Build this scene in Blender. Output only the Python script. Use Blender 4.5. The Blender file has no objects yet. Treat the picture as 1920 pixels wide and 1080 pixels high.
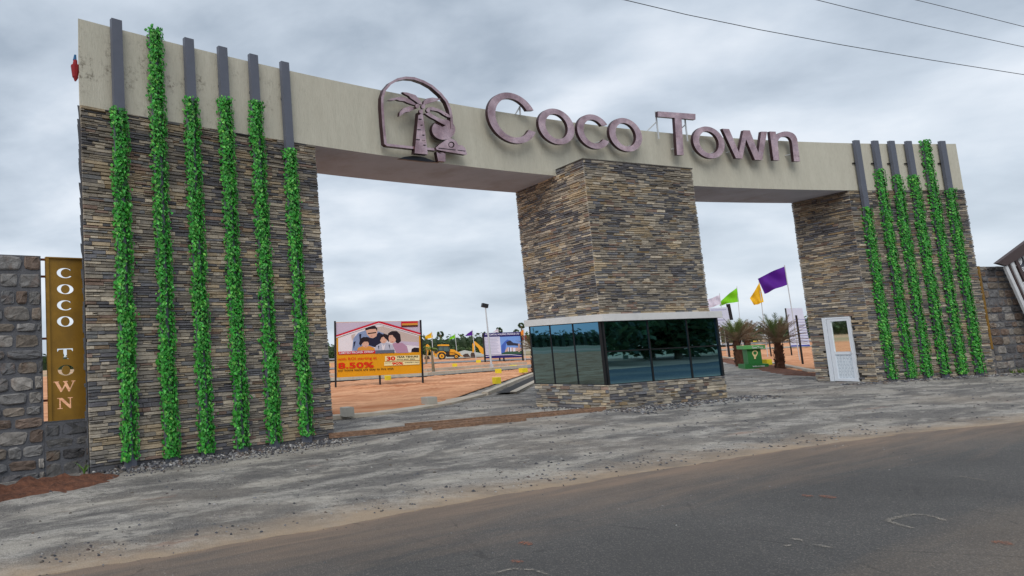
import bpy, bmesh, math, random
import numpy as np
from mathutils import Vector, Matrix, noise

SC = bpy.context.scene
COL = SC.collection
R = math.radians
rnd = random.Random(7)

# ------------------------------------------------------------------ camera, world, sun, exposure
EYE = 1.61
CAM_R = Vector((0.99894103, 0.00486363, -0.04575103))
CAM_U = Vector((0.04600882, -0.10559897, 0.99334387))
CAM_F = Vector((0.0, 0.9943969, 0.10571092))
FPX, CX, CY = 1252.156, 384.592, 540.0
cam_data = bpy.data.cameras.new("camera")
cam = bpy.data.objects.new("camera", cam_data)
COL.objects.link(cam)
cam.matrix_world = Matrix(((CAM_R.x, CAM_U.x, -CAM_F.x, 0), (CAM_R.y, CAM_U.y, -CAM_F.y, 0), (CAM_R.z, CAM_U.z, -CAM_F.z, EYE), (0, 0, 0, 1)))
cam_data.sensor_width = 36.0
cam_data.lens = FPX / 1920.0 * 36.0
cam_data.shift_x = (960.0 - CX) / 1920.0
cam_data.clip_start = 0.05
cam_data.clip_end = 5000
SC.camera = cam

SC.view_settings.view_transform = 'Standard'
SC.view_settings.look = 'None'
SC.view_settings.exposure = 0.5
SC.view_settings.gamma = 1.0
SC.view_settings.use_curve_mapping = False

SUN_EL, SUN_AZ = R(42), R(205)      # azimuth: direction the light comes from, clockwise from +Y
sun_data = bpy.data.lights.new("sun", 'SUN')
sun_data.energy = 1.5
sun_data.angle = R(40)
sun_data.color = (1.0, 0.965, 0.91)
sun = bpy.data.objects.new("sun", sun_data)
COL.objects.link(sun)
sd = Vector((math.sin(SUN_AZ) * math.cos(SUN_EL), math.cos(SUN_AZ) * math.cos(SUN_EL), math.sin(SUN_EL)))
sun.rotation_euler = sd.to_track_quat('Z', 'Y').to_euler()

W = bpy.data.worlds.new("World")
SC.world = W
W.use_nodes = True


class NT:
    """small helper to write node trees"""
    def __init__(s, tree):
        s.t = tree
        s.n = tree.nodes
        s.n.clear()

    def node(s, typ, **kw):
        n = s.n.new(typ)
        for k, v in kw.items():
            if k.startswith('i_'):
                key = k[2:]
                n.inputs[int(key) if key.isdigit() else key].default_value = v
            else:
                setattr(n, k, v)
        return n

    def link(s, a, b):
        s.t.links.new(a, b)

    def val(s, x, sock):
        if isinstance(x, (int, float)):
            sock.default_value = x
        elif isinstance(x, (tuple, list)):
            sock.default_value = tuple(x) if len(x) == len(sock.default_value) else tuple(x) + (1,)
        else:
            s.link(x, sock)

    def math(s, op, a, b=0.0, c=None, clamp=False):
        n = s.node('ShaderNodeMath', operation=op, use_clamp=clamp)
        s.val(a, n.inputs[0])
        s.val(b, n.inputs[1])
        if c is not None:
            s.val(c, n.inputs[2])
        return n.outputs[0]

    def mix(s, f, a, b, blend='MIX'):
        n = s.node('ShaderNodeMix', data_type='RGBA', blend_type=blend)
        s.val(f, n.inputs[0])
        s.val(a, n.inputs[6])
        s.val(b, n.inputs[7])
        return n.outputs[2]

    def ramp(s, f, stops, interp='LINEAR'):
        n = s.node('ShaderNodeValToRGB')
        n.color_ramp.interpolation = interp
        e = n.color_ramp.elements
        while len(e) < len(stops):
            e.new(0.5)
        for el, (p, c) in zip(e, stops):
            el.position = p
            el.color = (c, c, c, 1) if isinstance(c, (int, float)) else tuple(c) + (1,)
        s.val(f, n.inputs[0])
        return n.outputs[0]

    def noise(s, vec, scale, detail=4, rough=0.55, dist=0.0, out=0):
        n = s.node('ShaderNodeTexNoise', i_Scale=scale, i_Detail=detail, i_Roughness=rough, i_Distortion=dist)
        if vec is not None:
            s.link(vec, n.inputs['Vector'])
        return n.outputs[out]

    def voro(s, vec, scale, feature='F1', out='Distance', rnd_=1.0):
        n = s.node('ShaderNodeTexVoronoi', feature=feature, i_Scale=scale, i_Randomness=rnd_)
        if vec is not None:
            s.link(vec, n.inputs['Vector'])
        return n.outputs[out]

    def mapping(s, vec, scale=(1, 1, 1), rot=(0, 0, 0), loc=(0, 0, 0)):
        n = s.node('ShaderNodeMapping')
        s.link(vec, n.inputs[0])
        n.inputs['Location'].default_value = loc
        n.inputs['Rotation'].default_value = rot
        n.inputs['Scale'].default_value = scale
        return n.outputs[0]

    def pos(s):
        return s.node('ShaderNodeNewGeometry').outputs['Position']

    def obj(s):
        return s.node('ShaderNodeTexCoord').outputs['Object']

    def sep(s, v):
        n = s.node('ShaderNodeSeparateXYZ')
        s.link(v, n.inputs[0])
        return n.outputs

    def bump(s, h, strength=0.3, dist=0.02, normal=None):
        n = s.node('ShaderNodeBump', i_Strength=strength, i_Distance=dist)
        s.link(h, n.inputs['Height'])
        if normal is not None:
            s.link(normal, n.inputs['Normal'])
        return n.outputs[0]


# overcast sky: a dim Nishita sky almost wholly behind a layer of cloud
w = NT(W.node_tree)
dirv = w.node('ShaderNodeTexCoord').outputs['Generated']
sx, sy, sz = w.sep(dirv)
den = w.math('ADD', w.math('MAXIMUM', sz, 0.0), 0.30)
cu = w.node('ShaderNodeCombineXYZ')
w.link(w.math('DIVIDE', sx, den), cu.inputs[0])
w.link(w.math('DIVIDE', sy, den), cu.inputs[1])
cu.inputs[2].default_value = 0.35
cv = cu.outputs[0]
n_big = w.noise(cv, 0.95, 3, 0.5, 0.2)
n_mid = w.noise(w.mapping(cv, (1, 1.25, 1), (0, 0, 0.4), (3.1, 1.7, 0)), 2.6, 7, 0.52, 0.15)
n_fine = w.noise(w.mapping(cv, (1, 1, 1), (0, 0, 0), (9, 4, 2)), 3.5, 6, 0.6, 0.1)
den_c = w.math('ADD', w.math('ADD', w.math('MULTIPLY', n_big, 0.55), w.math('MULTIPLY', n_mid, 0.40)), w.math('MULTIPLY', n_fine, 0.09))
cloud = w.ramp(den_c, [(0.38, (0.94, 0.96, 1.0)), (0.45, (0.74, 0.80, 0.88)), (0.52, (0.57, 0.645, 0.74)), (0.62, (0.37, 0.44, 0.53))])
hz = w.ramp(sz, [(0.0, 1.0), (0.10, 0.75), (0.30, 0.0)])
cloud = w.mix(w.math('MULTIPLY', hz, 0.5), cloud, (0.66, 0.74, 0.82))
below = w.ramp(w.math('ADD', sz, 0.5), [(0.47, 1.0), (0.5, 0.0)])
cloud = w.mix(below, cloud, (0.22, 0.2, 0.18))
cloud10 = w.mix(1.0, cloud, (7.6, 7.6, 7.6), 'MULTIPLY')
sky = w.node('ShaderNodeTexSky', sky_type='NISHITA')
sky.sun_disc = False
sky.sun_elevation = SUN_EL
sky.sun_rotation = SUN_AZ
mask = w.ramp(den_c, [(0.32, 0.80), (0.44, 0.97)])
skyc = w.mix(mask, sky.outputs[0], cloud10)
bg = w.node('ShaderNodeBackground', i_Strength=0.1)
w.link(skyc, bg.inputs[0])
wo = w.node('ShaderNodeOutputWorld')
w.link(bg.outputs[0], wo.inputs[0])

# ------------------------------------------------------------------ helpers
def srgb(r, g, b):
    f = lambda c: (c / 255 / 12.92) if c <= 10.3 else ((c / 255 + 0.055) / 1.055) ** 2.4
    return (f(r), f(g), f(b))


def ray(px, py):
    return CAM_F * FPX + CAM_R * (px - CX) - CAM_U * (py - CY)


def at(px, py, z=0.0):
    """point of the level plane z that the photograph shows at a pixel"""
    v = ray(px, py)
    return v * ((z - EYE) / v.z) + Vector((0, 0, EYE))


def on_plane(px, py, O, N):
    v = ray(px, py)
    e = Vector((0, 0, EYE))
    return e + v * ((O - e).dot(N) / v.dot(N))


def px_of(P):
    d = Vector(P) - Vector((0, 0, EYE))
    k = d.dot(CAM_F)
    return CX + FPX * d.dot(CAM_R) / k, CY - FPX * d.dot(CAM_U) / k, k


def zat(P, py):
    """height on the vertical through P seen at image row py"""
    a = (CY - py) / FPX
    dx, dy = P[0], P[1]
    # (dx,dy,h).U = a * (dx,dy,h).F
    num = a * (dx * CAM_F.x + dy * CAM_F.y) - (dx * CAM_U.x + dy * CAM_U.y)
    return num / (CAM_U.z - a * CAM_F.z) + EYE


class MB:
    """collects polygons, then links them as ONE mesh object"""
    def __init__(s):
        s.v, s.f, s.m, s.c = [], [], [], []

    def poly(s, pts, mat=0, tone=None):
        i = len(s.v)
        s.v += [tuple(p) for p in pts]
        s.f.append(tuple(range(i, i + len(pts))))
        s.m.append(mat)
        s.c.append(tone)

    def mesh(s, vs, fs, mat=0, tone=None):
        i = len(s.v)
        s.v += [tuple(p) for p in vs]
        for f in fs:
            s.f.append(tuple(i + k for k in f))
            s.m.append(mat)
            s.c.append(tone)

    def hexa(s, p, mat=0, tone=None):
        """p: 8 points, bottom ring of 4 then top ring of 4"""
        s.mesh(p, [(3, 2, 1, 0), (4, 5, 6, 7), (0, 1, 5, 4), (1, 2, 6, 5), (2, 3, 7, 6), (3, 0, 4, 7)], mat, tone)

    def box(s, c, size, mat=0, X=(1, 0, 0), Y=(0, 1, 0), Z=(0, 0, 1), tone=None):
        c, X, Y, Z = Vector(c), Vector(X), Vector(Y), Vector(Z)
        a, b, d = (k / 2 for k in size)
        ring = [(-a, -b), (a, -b), (a, b), (-a, b)]
        s.hexa([c + X * x + Y * y + Z * (-d) for x, y in ring] + [c + X * x + Y * y + Z * d for x, y in ring], mat, tone)

    def bar(s, A, B, w, h=None, mat=0, tone=None):
        A, B = Vector(A), Vector(B)
        h = h or w
        Z = (B - A).normalized()
        X = Z.cross(Vector((0, 0, 1)))
        if X.length < 1e-3:
            X = Vector((1, 0, 0))
        X.normalize()
        Y = Z.cross(X)
        s.box((A + B) / 2, (w, h, (B - A).length), mat, X, Y, Z, tone)

    def prism(s, ring, vec, mat=0, tone=None):
        ring = [Vector(p) for p in ring]
        vec = Vector(vec)
        n = len(ring)
        s.mesh(ring + [p + vec for p in ring], [tuple(range(n))[::-1], tuple(range(n, 2 * n))] + [(i, (i + 1) % n, (i + 1) % n + n, i + n) for i in range(n)], mat, tone)

    def tube(s, pts, rad, n=6, mat=0, tone=None, cap=True):
        pts = [Vector(p) for p in pts]
        rs = rad if isinstance(rad, (list, tuple)) else [rad] * len(pts)
        i0 = len(s.v)
        for k, p in enumerate(pts):
            d = (pts[min(k + 1, len(pts) - 1)] - pts[max(k - 1, 0)]).normalized()
            X = d.cross(Vector((0.03, 0.01, 1)))
            if X.length < 0.05:
                X = d.cross(Vector((1, 0, 0)))
            X.normalize()
            Y = d.cross(X)
            for j in range(n):
                a = 2 * math.pi * j / n
                s.v.append(tuple(p + (X * math.cos(a) + Y * math.sin(a)) * rs[k]))
        for k in range(len(pts) - 1):
            for j in range(n):
                a, b = i0 + k * n + j, i0 + k * n + (j + 1) % n
                s.f.append((a, b, b + n, a + n))
                s.m.append(mat)
                s.c.append(tone)
        if cap:
            for off in (0, (len(pts) - 1) * n):
                s.f.append(tuple(i0 + off + j for j in range(n)))
                s.m.append(mat)
                s.c.append(tone)

    def cyl(s, c, axis, r, h, n=16, mat=0, r2=None, tone=None):
        c, axis = Vector(c), Vector(axis).normalized()
        s.tube([c - axis * h / 2, c + axis * h / 2], [r, r if r2 is None else r2], n, mat, tone)

    def build(s, name, mats, parent=None, smooth=False, origin=None):
        if not isinstance(mats, (list, tuple)):
            mats = [mats]
        me = bpy.data.meshes.new(name)
        off = parent_loc(parent) if parent is not None else Vector(origin or (0, 0, 0))
        vs = np.array(s.v, dtype=float) - np.array(off)
        me.from_pydata(vs.tolist(), [], s.f)
        for m in mats:
            me.materials.append(m)
        me.polygons.foreach_set('material_index', s.m)
        if any(c is not None for c in s.c):
            at_ = me.attributes.new('tone', 'FLOAT_COLOR', 'FACE')
            flat = []
            for c in s.c:
                c = (1, 1, 1) if c is None else c
                flat += [c[0], c[1], c[2], 1.0]
            at_.data.foreach_set('color', flat)
        if smooth:
            me.polygons.foreach_set('use_smooth', [True] * len(s.f))
        me.update()
        o = bpy.data.objects.new(name, me)
        COL.objects.link(o)
        if parent is not None:
            o.parent = parent
        elif origin is not None:
            o.location = origin
        return o


def parent_loc(o):
    p = Vector((0, 0, 0))
    while o is not None:
        p = p + Vector(o.location)
        o = o.parent
    return p


def tag(o, label=None, cat=None, group=None, kind=None):
    if label:
        o['label'] = label
    if cat:
        o['category'] = cat
    if group:
        o['group'] = group
    if kind:
        o['kind'] = kind
    return o


def empty(name, loc, label, cat, group=None):
    o = bpy.data.objects.new(name, None)
    COL.objects.link(o)
    o.location = loc
    o.empty_display_size = 0.2
    return tag(o, label, cat, group)


def copy_tree(o, parent=None):
    c = o.copy()
    COL.objects.link(c)
    c.parent = parent
    for ch in [x for x in COL.objects if x.parent == o]:
        copy_tree(ch, c)
    return c


def curve_mesh(loops, extrude, bevel=0.0):
    cu_ = bpy.data.curves.new('tmp', 'CURVE')
    cu_.dimensions = '2D'
    cu_.fill_mode = 'BOTH'
    cu_.extrude = extrude
    cu_.bevel_depth = bevel
    for lp in loops:
        sp = cu_.splines.new('POLY')
        sp.points.add(len(lp) - 1)
        for p, q in zip(sp.points, lp):
            p.co = (q[0], q[1], 0, 1)
        sp.use_cyclic_u = True
    ob = bpy.data.objects.new('tmp', cu_)
    me = bpy.data.meshes.new_from_object(ob)
    out = ([tuple(v.co) for v in me.vertices], [tuple(p.vertices) for p in me.polygons])
    bpy.data.objects.remove(ob)
    bpy.data.curves.remove(cu_)
    bpy.data.meshes.remove(me)
    return out


_txt = {}


def text_mesh(txt, extrude=0.0, bold=0.0):
    """text of cap height about 0.7, as a flat mesh starting at x=0; returns verts, faces, width"""
    key = (txt, extrude, bold)
    if key in _txt:
        return _txt[key]
    cu_ = bpy.data.curves.new('tmp', 'FONT')
    cu_.body = txt
    cu_.size = 1.0
    cu_.extrude = extrude
    cu_.offset = bold
    cu_.resolution_u = 3
    ob = bpy.data.objects.new('tmp', cu_)
    me = bpy.data.meshes.new_from_object(ob)
    vs = [tuple(v.co) for v in me.vertices]
    fs = [tuple(p.vertices) for p in me.polygons]
    bpy.data.objects.remove(ob)
    bpy.data.curves.remove(cu_)
    bpy.data.meshes.remove(me)
    xs = [v[0] for v in vs] or [0]
    _txt[key] = (vs, fs, max(xs) - min(xs), min(xs))
    return _txt[key]


def put(mb, mesh2d, O, X, Y, N, mat=0, tone=None):
    O, X, Y, N = Vector(O), Vector(X), Vector(Y), Vector(N)
    mb.mesh([O + X * v[0] + Y * v[1] + N * v[2] for v in mesh2d[0]], mesh2d[1], mat, tone)


def put_text(mb, txt, O, X, Y, N, width, height, mat=0, bold=0.0, extrude=0.0):
    """fit a line of text to a width and a cap height"""
    vs, fs, wd, x0 = text_mesh(txt, extrude, bold)
    kx, ky = width / wd, height / 0.73
    put(mb, ([((v[0] - x0) * kx, v[1] * ky, v[2]) for v in vs], fs), O, X, Y, N, mat)


# ------------------------------------------------------------------ materials
def mat(name, build, **kw):
    m = bpy.data.materials.new(name)
    m.use_nodes = True
    t = NT(m.node_tree)
    out = t.node('ShaderNodeOutputMaterial')
    p = t.node('ShaderNodeBsdfPrincipled')
    t.link(p.outputs[0], out.inputs[0])
    for k, v in kw.items():
        p.inputs[k.replace('_', ' ')].default_value = v
    build(t, p, out)
    return m


def paint(name, col, rough=0.5, metal=0.0, var=0.12, scale=6.0, bump=0.0, dirt=None, spec=0.4):
    def b(t, p, out):
        v = t.obj()
        n = t.noise(v, scale, 5, 0.6)
        c = t.mix(t.ramp(n, [(0.3, 0.0), (0.7, 1.0)]), tuple(k * (1 - var) for k in col), tuple(min(1, k * (1 + var)) for k in col))
        if dirt:
            n2 = t.noise(v, scale * 0.6, 6, 0.7)
            c = t.mix(t.ramp(n2, [(0.52, 0.0), (0.68, dirt[1])]), c, dirt[0])
        t.link(c, p.inputs['Base Color'])
        p.inputs['Metallic'].default_value = metal
        p.inputs['Specular IOR Level'].default_value = spec
        t.link(t.ramp(n, [(0.2, max(0, rough - 0.08)), (0.8, min(1, rough + 0.1))]), p.inputs['Roughness'])
        if bump:
            t.link(t.bump(t.noise(v, scale * 8, 4, 0.6), bump, 0.01), p.inputs['Normal'])
    return mat(name, b)


def b_plaster(t, p, out):
    v = t.pos()
    x, y, z = t.sep(v)
    streak = t.noise(t.mapping(v, (5, 5, 1.1)), 1.0, 5, 0.55)
    fine = t.noise(t.mapping(v, (40, 40, 7)), 1.0, 3, 0.6)
    blot = t.noise(v, 0.8, 5, 0.6)
    c = t.mix(t.ramp(streak, [(0.3, 0.0), (0.72, 1.0)]), srgb(194, 191, 177), srgb(182, 179, 165))
    c = t.mix(t.ramp(blot, [(0.4, 0.0), (0.75, 0.55)]), c, srgb(184, 179, 165))
    c = t.mix(t.ramp(fine, [(0.45, 0.0), (0.8, 0.35)]), c, srgb(152, 148, 134))
    # grimy handling marks round the fins of the left pillar (x<2.3, fascia height)
    g = t.noise(t.mapping(v, (1, 1, 1), (0, 0, 0), (3, 1, 5)), 2.1, 8, 0.72)
    g2 = t.noise(v, 14, 5, 0.7)
    reg = t.math('MULTIPLY', t.ramp(t.math('MULTIPLY', t.math('ADD', x, 5), 0.1), [(0.66, 1.0), (0.75, 0.0)]), t.ramp(t.math('MULTIPLY', z, 0.1), [(0.58, 0.2), (0.64, 1.0), (0.69, 1.0), (0.74, 0.0)]))
    gm = t.math('MULTIPLY', t.math('MULTIPLY', t.ramp(g, [(0.5, 0.0), (0.62, 1.0)]), t.ramp(g2, [(0.48, 0.0), (0.6, 0.75)])), reg)
    c = t.mix(gm, c, srgb(92, 84, 74))
    t.link(c, p.inputs['Base Color'])
    p.inputs['Roughness'].default_value = 0.9
    p.inputs['Specular IOR Level'].default_value = 0.15
    h = t.math('ADD', t.math('MULTIPLY', fine, 0.7), t.math('MULTIPLY', t.noise(v, 60, 3, 0.6), 0.5))
    t.link(t.bump(h, 0.55, 0.012), p.inputs['Normal'])


M = {}
M['plaster'] = mat('textured_plaster', b_plaster)
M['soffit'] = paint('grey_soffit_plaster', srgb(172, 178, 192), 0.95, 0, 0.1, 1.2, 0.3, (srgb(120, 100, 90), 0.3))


def b_stone(t, p, out):
    a = t.node('ShaderNodeAttribute', attribute_name='tone').outputs[0]
    v = t.pos()
    lay = t.noise(t.mapping(v, (7, 7, 60)), 1.0, 6, 0.7)
    blot = t.noise(v, 22, 6, 0.7)
    rust = t.noise(v, 5.5, 4, 0.6)
    k = t.ramp(lay, [(0.32, 0.62), (0.5, 1.05), (0.68, 1.38)])
    c = t.mix(1.0, a, k, 'MULTIPLY')
    c = t.mix(t.ramp(blot, [(0.45, 0.0), (0.75, 0.5)]), c, t.mix(1.0, c, (0.62, 0.64, 0.70), 'MULTIPLY'))
    big = t.noise(t.mapping(v, (1, 1, 0.5)), 0.9, 5, 0.6)
    c = t.mix(t.ramp(big, [(0.45, 0.0), (0.7, 0.4)]), c, t.mix(1.0, c, (0.66, 0.66, 0.68), 'MULTIPLY'))
    c = t.mix(t.ramp(rust, [(0.58, 0.0), (0.74, 0.35)]), c, srgb(112, 92, 70))
    t.link(c, p.inputs['Base Color'])
    p.inputs['Roughness'].default_value = 0.8
    p.inputs['Specular IOR Level'].default_value = 0.25
    h = t.math('ADD', t.math('MULTIPLY', lay, 1.0), t.math('MULTIPLY', blot, 0.6))
    t.link(t.bump(h, 0.7, 0.014), p.inputs['Normal'])


M['stone'] = mat('split_ledgestone', b_stone)


def b_rubble(t, p, out):
    a = t.node('ShaderNodeAttribute', attribute_name='tone').outputs[0]
    v = t.pos()
    n1 = t.noise(v, 7, 6, 0.65)
    n2 = t.noise(v, 26, 5, 0.7)
    n3 = t.noise(t.mapping(v, (1, 1, 1), (0, 0, 0), (5, 2, 1)), 3.2, 4, 0.6)
    c = t.mix(1.0, a, t.ramp(n1, [(0.3, 0.6), (0.7, 1.35)]), 'MULTIPLY')
    c = t.mix(t.ramp(n3, [(0.55, 0.0), (0.72, 0.6)]), c, srgb(108, 82, 66))
    c = t.mix(t.ramp(n2, [(0.55, 0.0), (0.75, 0.45)]), c, srgb(150, 146, 142))
    t.link(c, p.inputs['Base Color'])
    p.inputs['Roughness'].default_value = 0.85
    p.inputs['Specular IOR Level'].default_value = 0.25
    t.link(t.bump(t.math('ADD', n1, t.math('MULTIPLY', n2, 0.5)), 0.9, 0.03), p.inputs['Normal'])


M['rubble'] = mat('rough_quarried_stone', b_rubble)


def b_mortar(t, p, out):
    v = t.pos()
    n1 = t.noise(v, 5, 6, 0.6)
    n2 = t.noise(v, 45, 4, 0.6)
    c = t.mix(n1, srgb(62, 64, 70), srgb(112, 112, 116))
    c = t.mix(t.ramp(n2, [(0.5, 0.0), (0.8, 0.4)]), c, srgb(60, 60, 64))
    t.link(c, p.inputs['Base Color'])
    p.inputs['Roughness'].default_value = 0.9
    t.link(t.bump(t.math('ADD', n1, n2), 0.8, 0.015), p.inputs['Normal'])


M['mortar'] = mat('cement_mortar', b_mortar)
M['core'] = paint('dark_setting_bed', srgb(76, 72, 68), 0.95, 0, 0.25, 3, 0.3)
M['cement'] = paint('grey_cement_band', srgb(88, 88, 92), 0.9, 0, 0.2, 4, 0.5)
M['fin'] = paint('slate_grey_painted_steel', srgb(92, 96, 108), 0.5, 0.1, 0.08, 3)
M['fin_dark'] = paint('black_bolt', srgb(30, 30, 32), 0.6)
M['white_slab'] = paint('off_white_slab_edge', srgb(206, 206, 206), 0.8, 0, 0.04, 3, 0.1, (srgb(160, 158, 152), 0.3))
M['black_frame'] = paint('black_window_frame', srgb(14, 18, 22), 0.4)
M['white_upvc'] = paint('white_upvc', srgb(214, 220, 228), 0.4, 0, 0.03, 4)
M['white_film'] = paint('pale_blue_protective_film', srgb(214, 222, 230), 0.5, 0, 0.05, 8)
M['film_line'] = paint('grey_film_print', srgb(150, 164, 178), 0.6)
M['interior'] = paint('dim_interior_plaster', srgb(90, 92, 92), 0.9)


def b_leaf(t, p, out, lo, hi, rough=0.45, sc=1.0):
    a = t.node('ShaderNodeAttribute', attribute_name='tone').outputs[0]
    n = t.noise(t.pos(), 9 * sc, 3, 0.6)
    c = t.mix(t.ramp(n, [(0.3, 0.0), (0.7, 1.0)]), lo, hi)
    c = t.mix(1.0, c, a, 'MULTIPLY')
    t.link(c, p.inputs['Base Color'])
    p.inputs['Roughness'].default_value = rough
    p.inputs['Specular IOR Level'].default_value = 0.4
    tr = t.node('ShaderNodeBsdfTranslucent')
    t.link(c, tr.inputs[0])
    mx = t.node('ShaderNodeMixShader', i_Fac=0.25)
    t.link(p.outputs[0], mx.inputs[1])
    t.link(tr.outputs[0], mx.inputs[2])
    t.link(mx.outputs[0], out.inputs[0])


M['vine'] = mat('artificial_ivy_leaf', lambda t, p, o: b_leaf(t, p, o, (0.026, 0.27, 0.032), (0.075, 0.46, 0.060)))
M['vine_mesh'] = paint('green_plastic_backing', (0.012, 0.07, 0.014), 0.6, 0, 0.3, 20)
M['tree_leaf'] = mat('tree_leaf', lambda t, p, o: b_leaf(t, p, o, (0.045, 0.085, 0.035), (0.09, 0.145, 0.055), 0.6, 0.02))
M['palm_green'] = mat('palm_green', lambda t, p, o: b_leaf(t, p, o, (0.09, 0.14, 0.04), (0.16, 0.20, 0.06), 0.6, 0.3))
M['palm_dry'] = mat('dry_palm_leaf', lambda t, p, o: b_leaf(t, p, o, (0.17, 0.12, 0.075), (0.27, 0.20, 0.13), 0.8, 0.3))
M['grass'] = mat('fresh_grass', lambda t, p, o: b_leaf(t, p, o, (0.10, 0.22, 0.04), (0.2, 0.34, 0.08), 0.6, 1))
M['bark'] = paint('fibrous_palm_bark', srgb(84, 56, 42), 0.95, 0, 0.45, 7, 0.8)
M['thin_bark'] = paint('grey_brown_bark', srgb(120, 104, 82), 0.9, 0, 0.3, 7, 0.5)


def b_rose(t, p, out):
    v = t.pos()
    n = t.noise(v, 2.6, 3, 0.5)
    c = t.mix(t.ramp(n, [(0.35, 0), (0.65, 1)]), (0.40, 0.25, 0.26), (0.68, 0.47, 0.48))
    t.link(c, p.inputs['Base Color'])
    p.inputs['Metallic'].default_value = 0.9
    p.inputs['Roughness'].default_value = 0.2
    t.link(t.bump(t.noise(v, 2.2, 3, 0.5), 0.7, 0.10), p.inputs['Normal'])


M['rose'] = mat('rose_gold_sheet_metal', b_rose)
M['rose_side'] = paint('dark_letter_return', srgb(74, 56, 60), 0.4, 0.7, 0.1, 4)
M['black_print'] = paint('blackened_metal', srgb(26, 26, 34), 0.35, 0.3)


def b_gold(t, p, out):
    v = t.pos()
    n = t.noise(v, 3, 6, 0.65)
    n2 = t.noise(v, 30, 4, 0.7)
    c = t.mix(t.ramp(n, [(0.3, 0), (0.75, 1)]), srgb(158, 118, 40), srgb(128, 96, 36))
    c = t.mix(t.ramp(n2, [(0.6, 0), (0.75, 0.4)]), c, srgb(78, 50, 26))
    t.link(c, p.inputs['Base Color'])
    p.inputs['Metallic'].default_value = 0.35
    t.link(t.ramp(n, [(0.3, 0.35), (0.7, 0.55)]), p.inputs['Roughness'])
    t.link(t.bump(n2, 0.1, 0.005), p.inputs['Normal'])


M['gold'] = mat('bronze_painted_sheet', b_gold)
M['rust'] = paint('rusty_angle_iron', srgb(96, 52, 40), 0.8, 0.2, 0.3, 12, 0.3)
M['brown_steel'] = paint('brown_painted_steel', srgb(76, 62, 62), 0.5, 0.2, 0.1)
M['chrome'] = paint('polished_steel_bar', srgb(215, 222, 228), 0.25, 0.9, 0.05)
M['white_metal'] = paint('white_cut_metal', srgb(205, 208, 212), 0.5)


def b_glass(t, p, out):
    gl = t.node('ShaderNodeBsdfGlossy', i_Roughness=0.015)
    gl.inputs[0].default_value = (0.22, 0.52, 0.76, 1)
    tr = t.node('ShaderNodeBsdfTransparent')
    tr.inputs[0].default_value = (0.02, 0.075, 0.07, 1)
    v = t.pos()
    t.link(t.bump(t.noise(v, 0.9, 2, 0.4), 0.03, 0.04), gl.inputs['Normal'])
    lw = t.node('ShaderNodeLayerWeight', i_Blend=0.35)
    f = t.ramp(lw.outputs['Fresnel'], [(0.0, 0.42), (0.6, 0.9)])
    mx = t.node('ShaderNodeMixShader')
    t.link(f, mx.inputs[0])
    t.link(tr.outputs[0], mx.inputs[1])
    t.link(gl.outputs[0], mx.inputs[2])
    t.link(mx.outputs[0], out.inputs[0])


M['glass'] = mat('blue_green_reflective_glass', b_glass)


def b_mirror(t, p, out):
    p.inputs['Base Color'].default_value = (0.80, 0.84, 0.80, 1)
    p.inputs['Metallic'].default_value = 1.0
    p.inputs['Roughness'].default_value = 0.02


M['mirror'] = mat('mirrored_door_glass', b_mirror)
M['concrete'] = paint('kerb_concrete', srgb(186, 176, 160), 0.9, 0, 0.15, 3, 0.4, (srgb(168, 130, 98), 0.5))
M['block'] = paint('concrete_cube', srgb(172, 168, 158), 0.9, 0, 0.1, 6, 0.4)
M['black_steel'] = paint('black_painted_post', srgb(26, 24, 28), 0.5)
M['galv'] = paint('galvanised_pole', srgb(186, 190, 194), 0.5, 0.2, 0.06)
M['yellow'] = paint('yellow_marker_paint', srgb(226, 206, 44), 0.7, 0, 0.1, 3)
M['orange_top'] = paint('rusty_top', srgb(196, 130, 80), 0.8)
M['jcb'] = paint('machine_yellow', srgb(222, 158, 34), 0.4, 0, 0.1, 1.5, 0, (srgb(120, 90, 50), 0.4))
M['tyre'] = paint('tyre_rubber', srgb(44, 42, 42), 0.9, 0, 0.2)
M['cab_glass'] = paint('cab_glass', srgb(70, 96, 98), 0.12, 0, 0.1, 2, 0, None, 0.8)
M['steel_dark'] = paint('worn_bucket_steel', srgb(72, 60, 56), 0.7, 0.3, 0.3, 3)
M['green_paint'] = paint('pedestal_green', srgb(44, 116, 56), 0.5, 0, 0.08, 4)
M['green_light'] = paint('pedestal_light_green', srgb(92, 160, 90), 0.5, 0, 0.08, 4)
M['cream'] = paint('cream_emblem', srgb(226, 206, 150), 0.6)
M['white_print'] = paint('white_print', srgb(224, 226, 232), 0.7, 0, 0.03, 2)


def b_wood(t, p, out):
    v = t.obj()
    n = t.noise(t.mapping(v, (1.2, 40, 40), (0, 0, 0)), 1.0, 5, 0.6)
    n2 = t.noise(v, 2.5, 4, 0.6)
    c = t.mix(t.ramp(n, [(0.3, 0), (0.7, 1)]), srgb(84, 60, 48), srgb(158, 124, 98))
    c = t.mix(t.ramp(n2, [(0.4, 0), (0.7, 0.6)]), c, srgb(104, 84, 70))
    t.link(c, p.inputs['Base Color'])
    p.inputs['Roughness'].default_value = 0.85
    t.link(t.bump(n, 0.4, 0.01), p.inputs['Normal'])


M['wood'] = mat('weathered_timber', b_wood)


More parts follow.
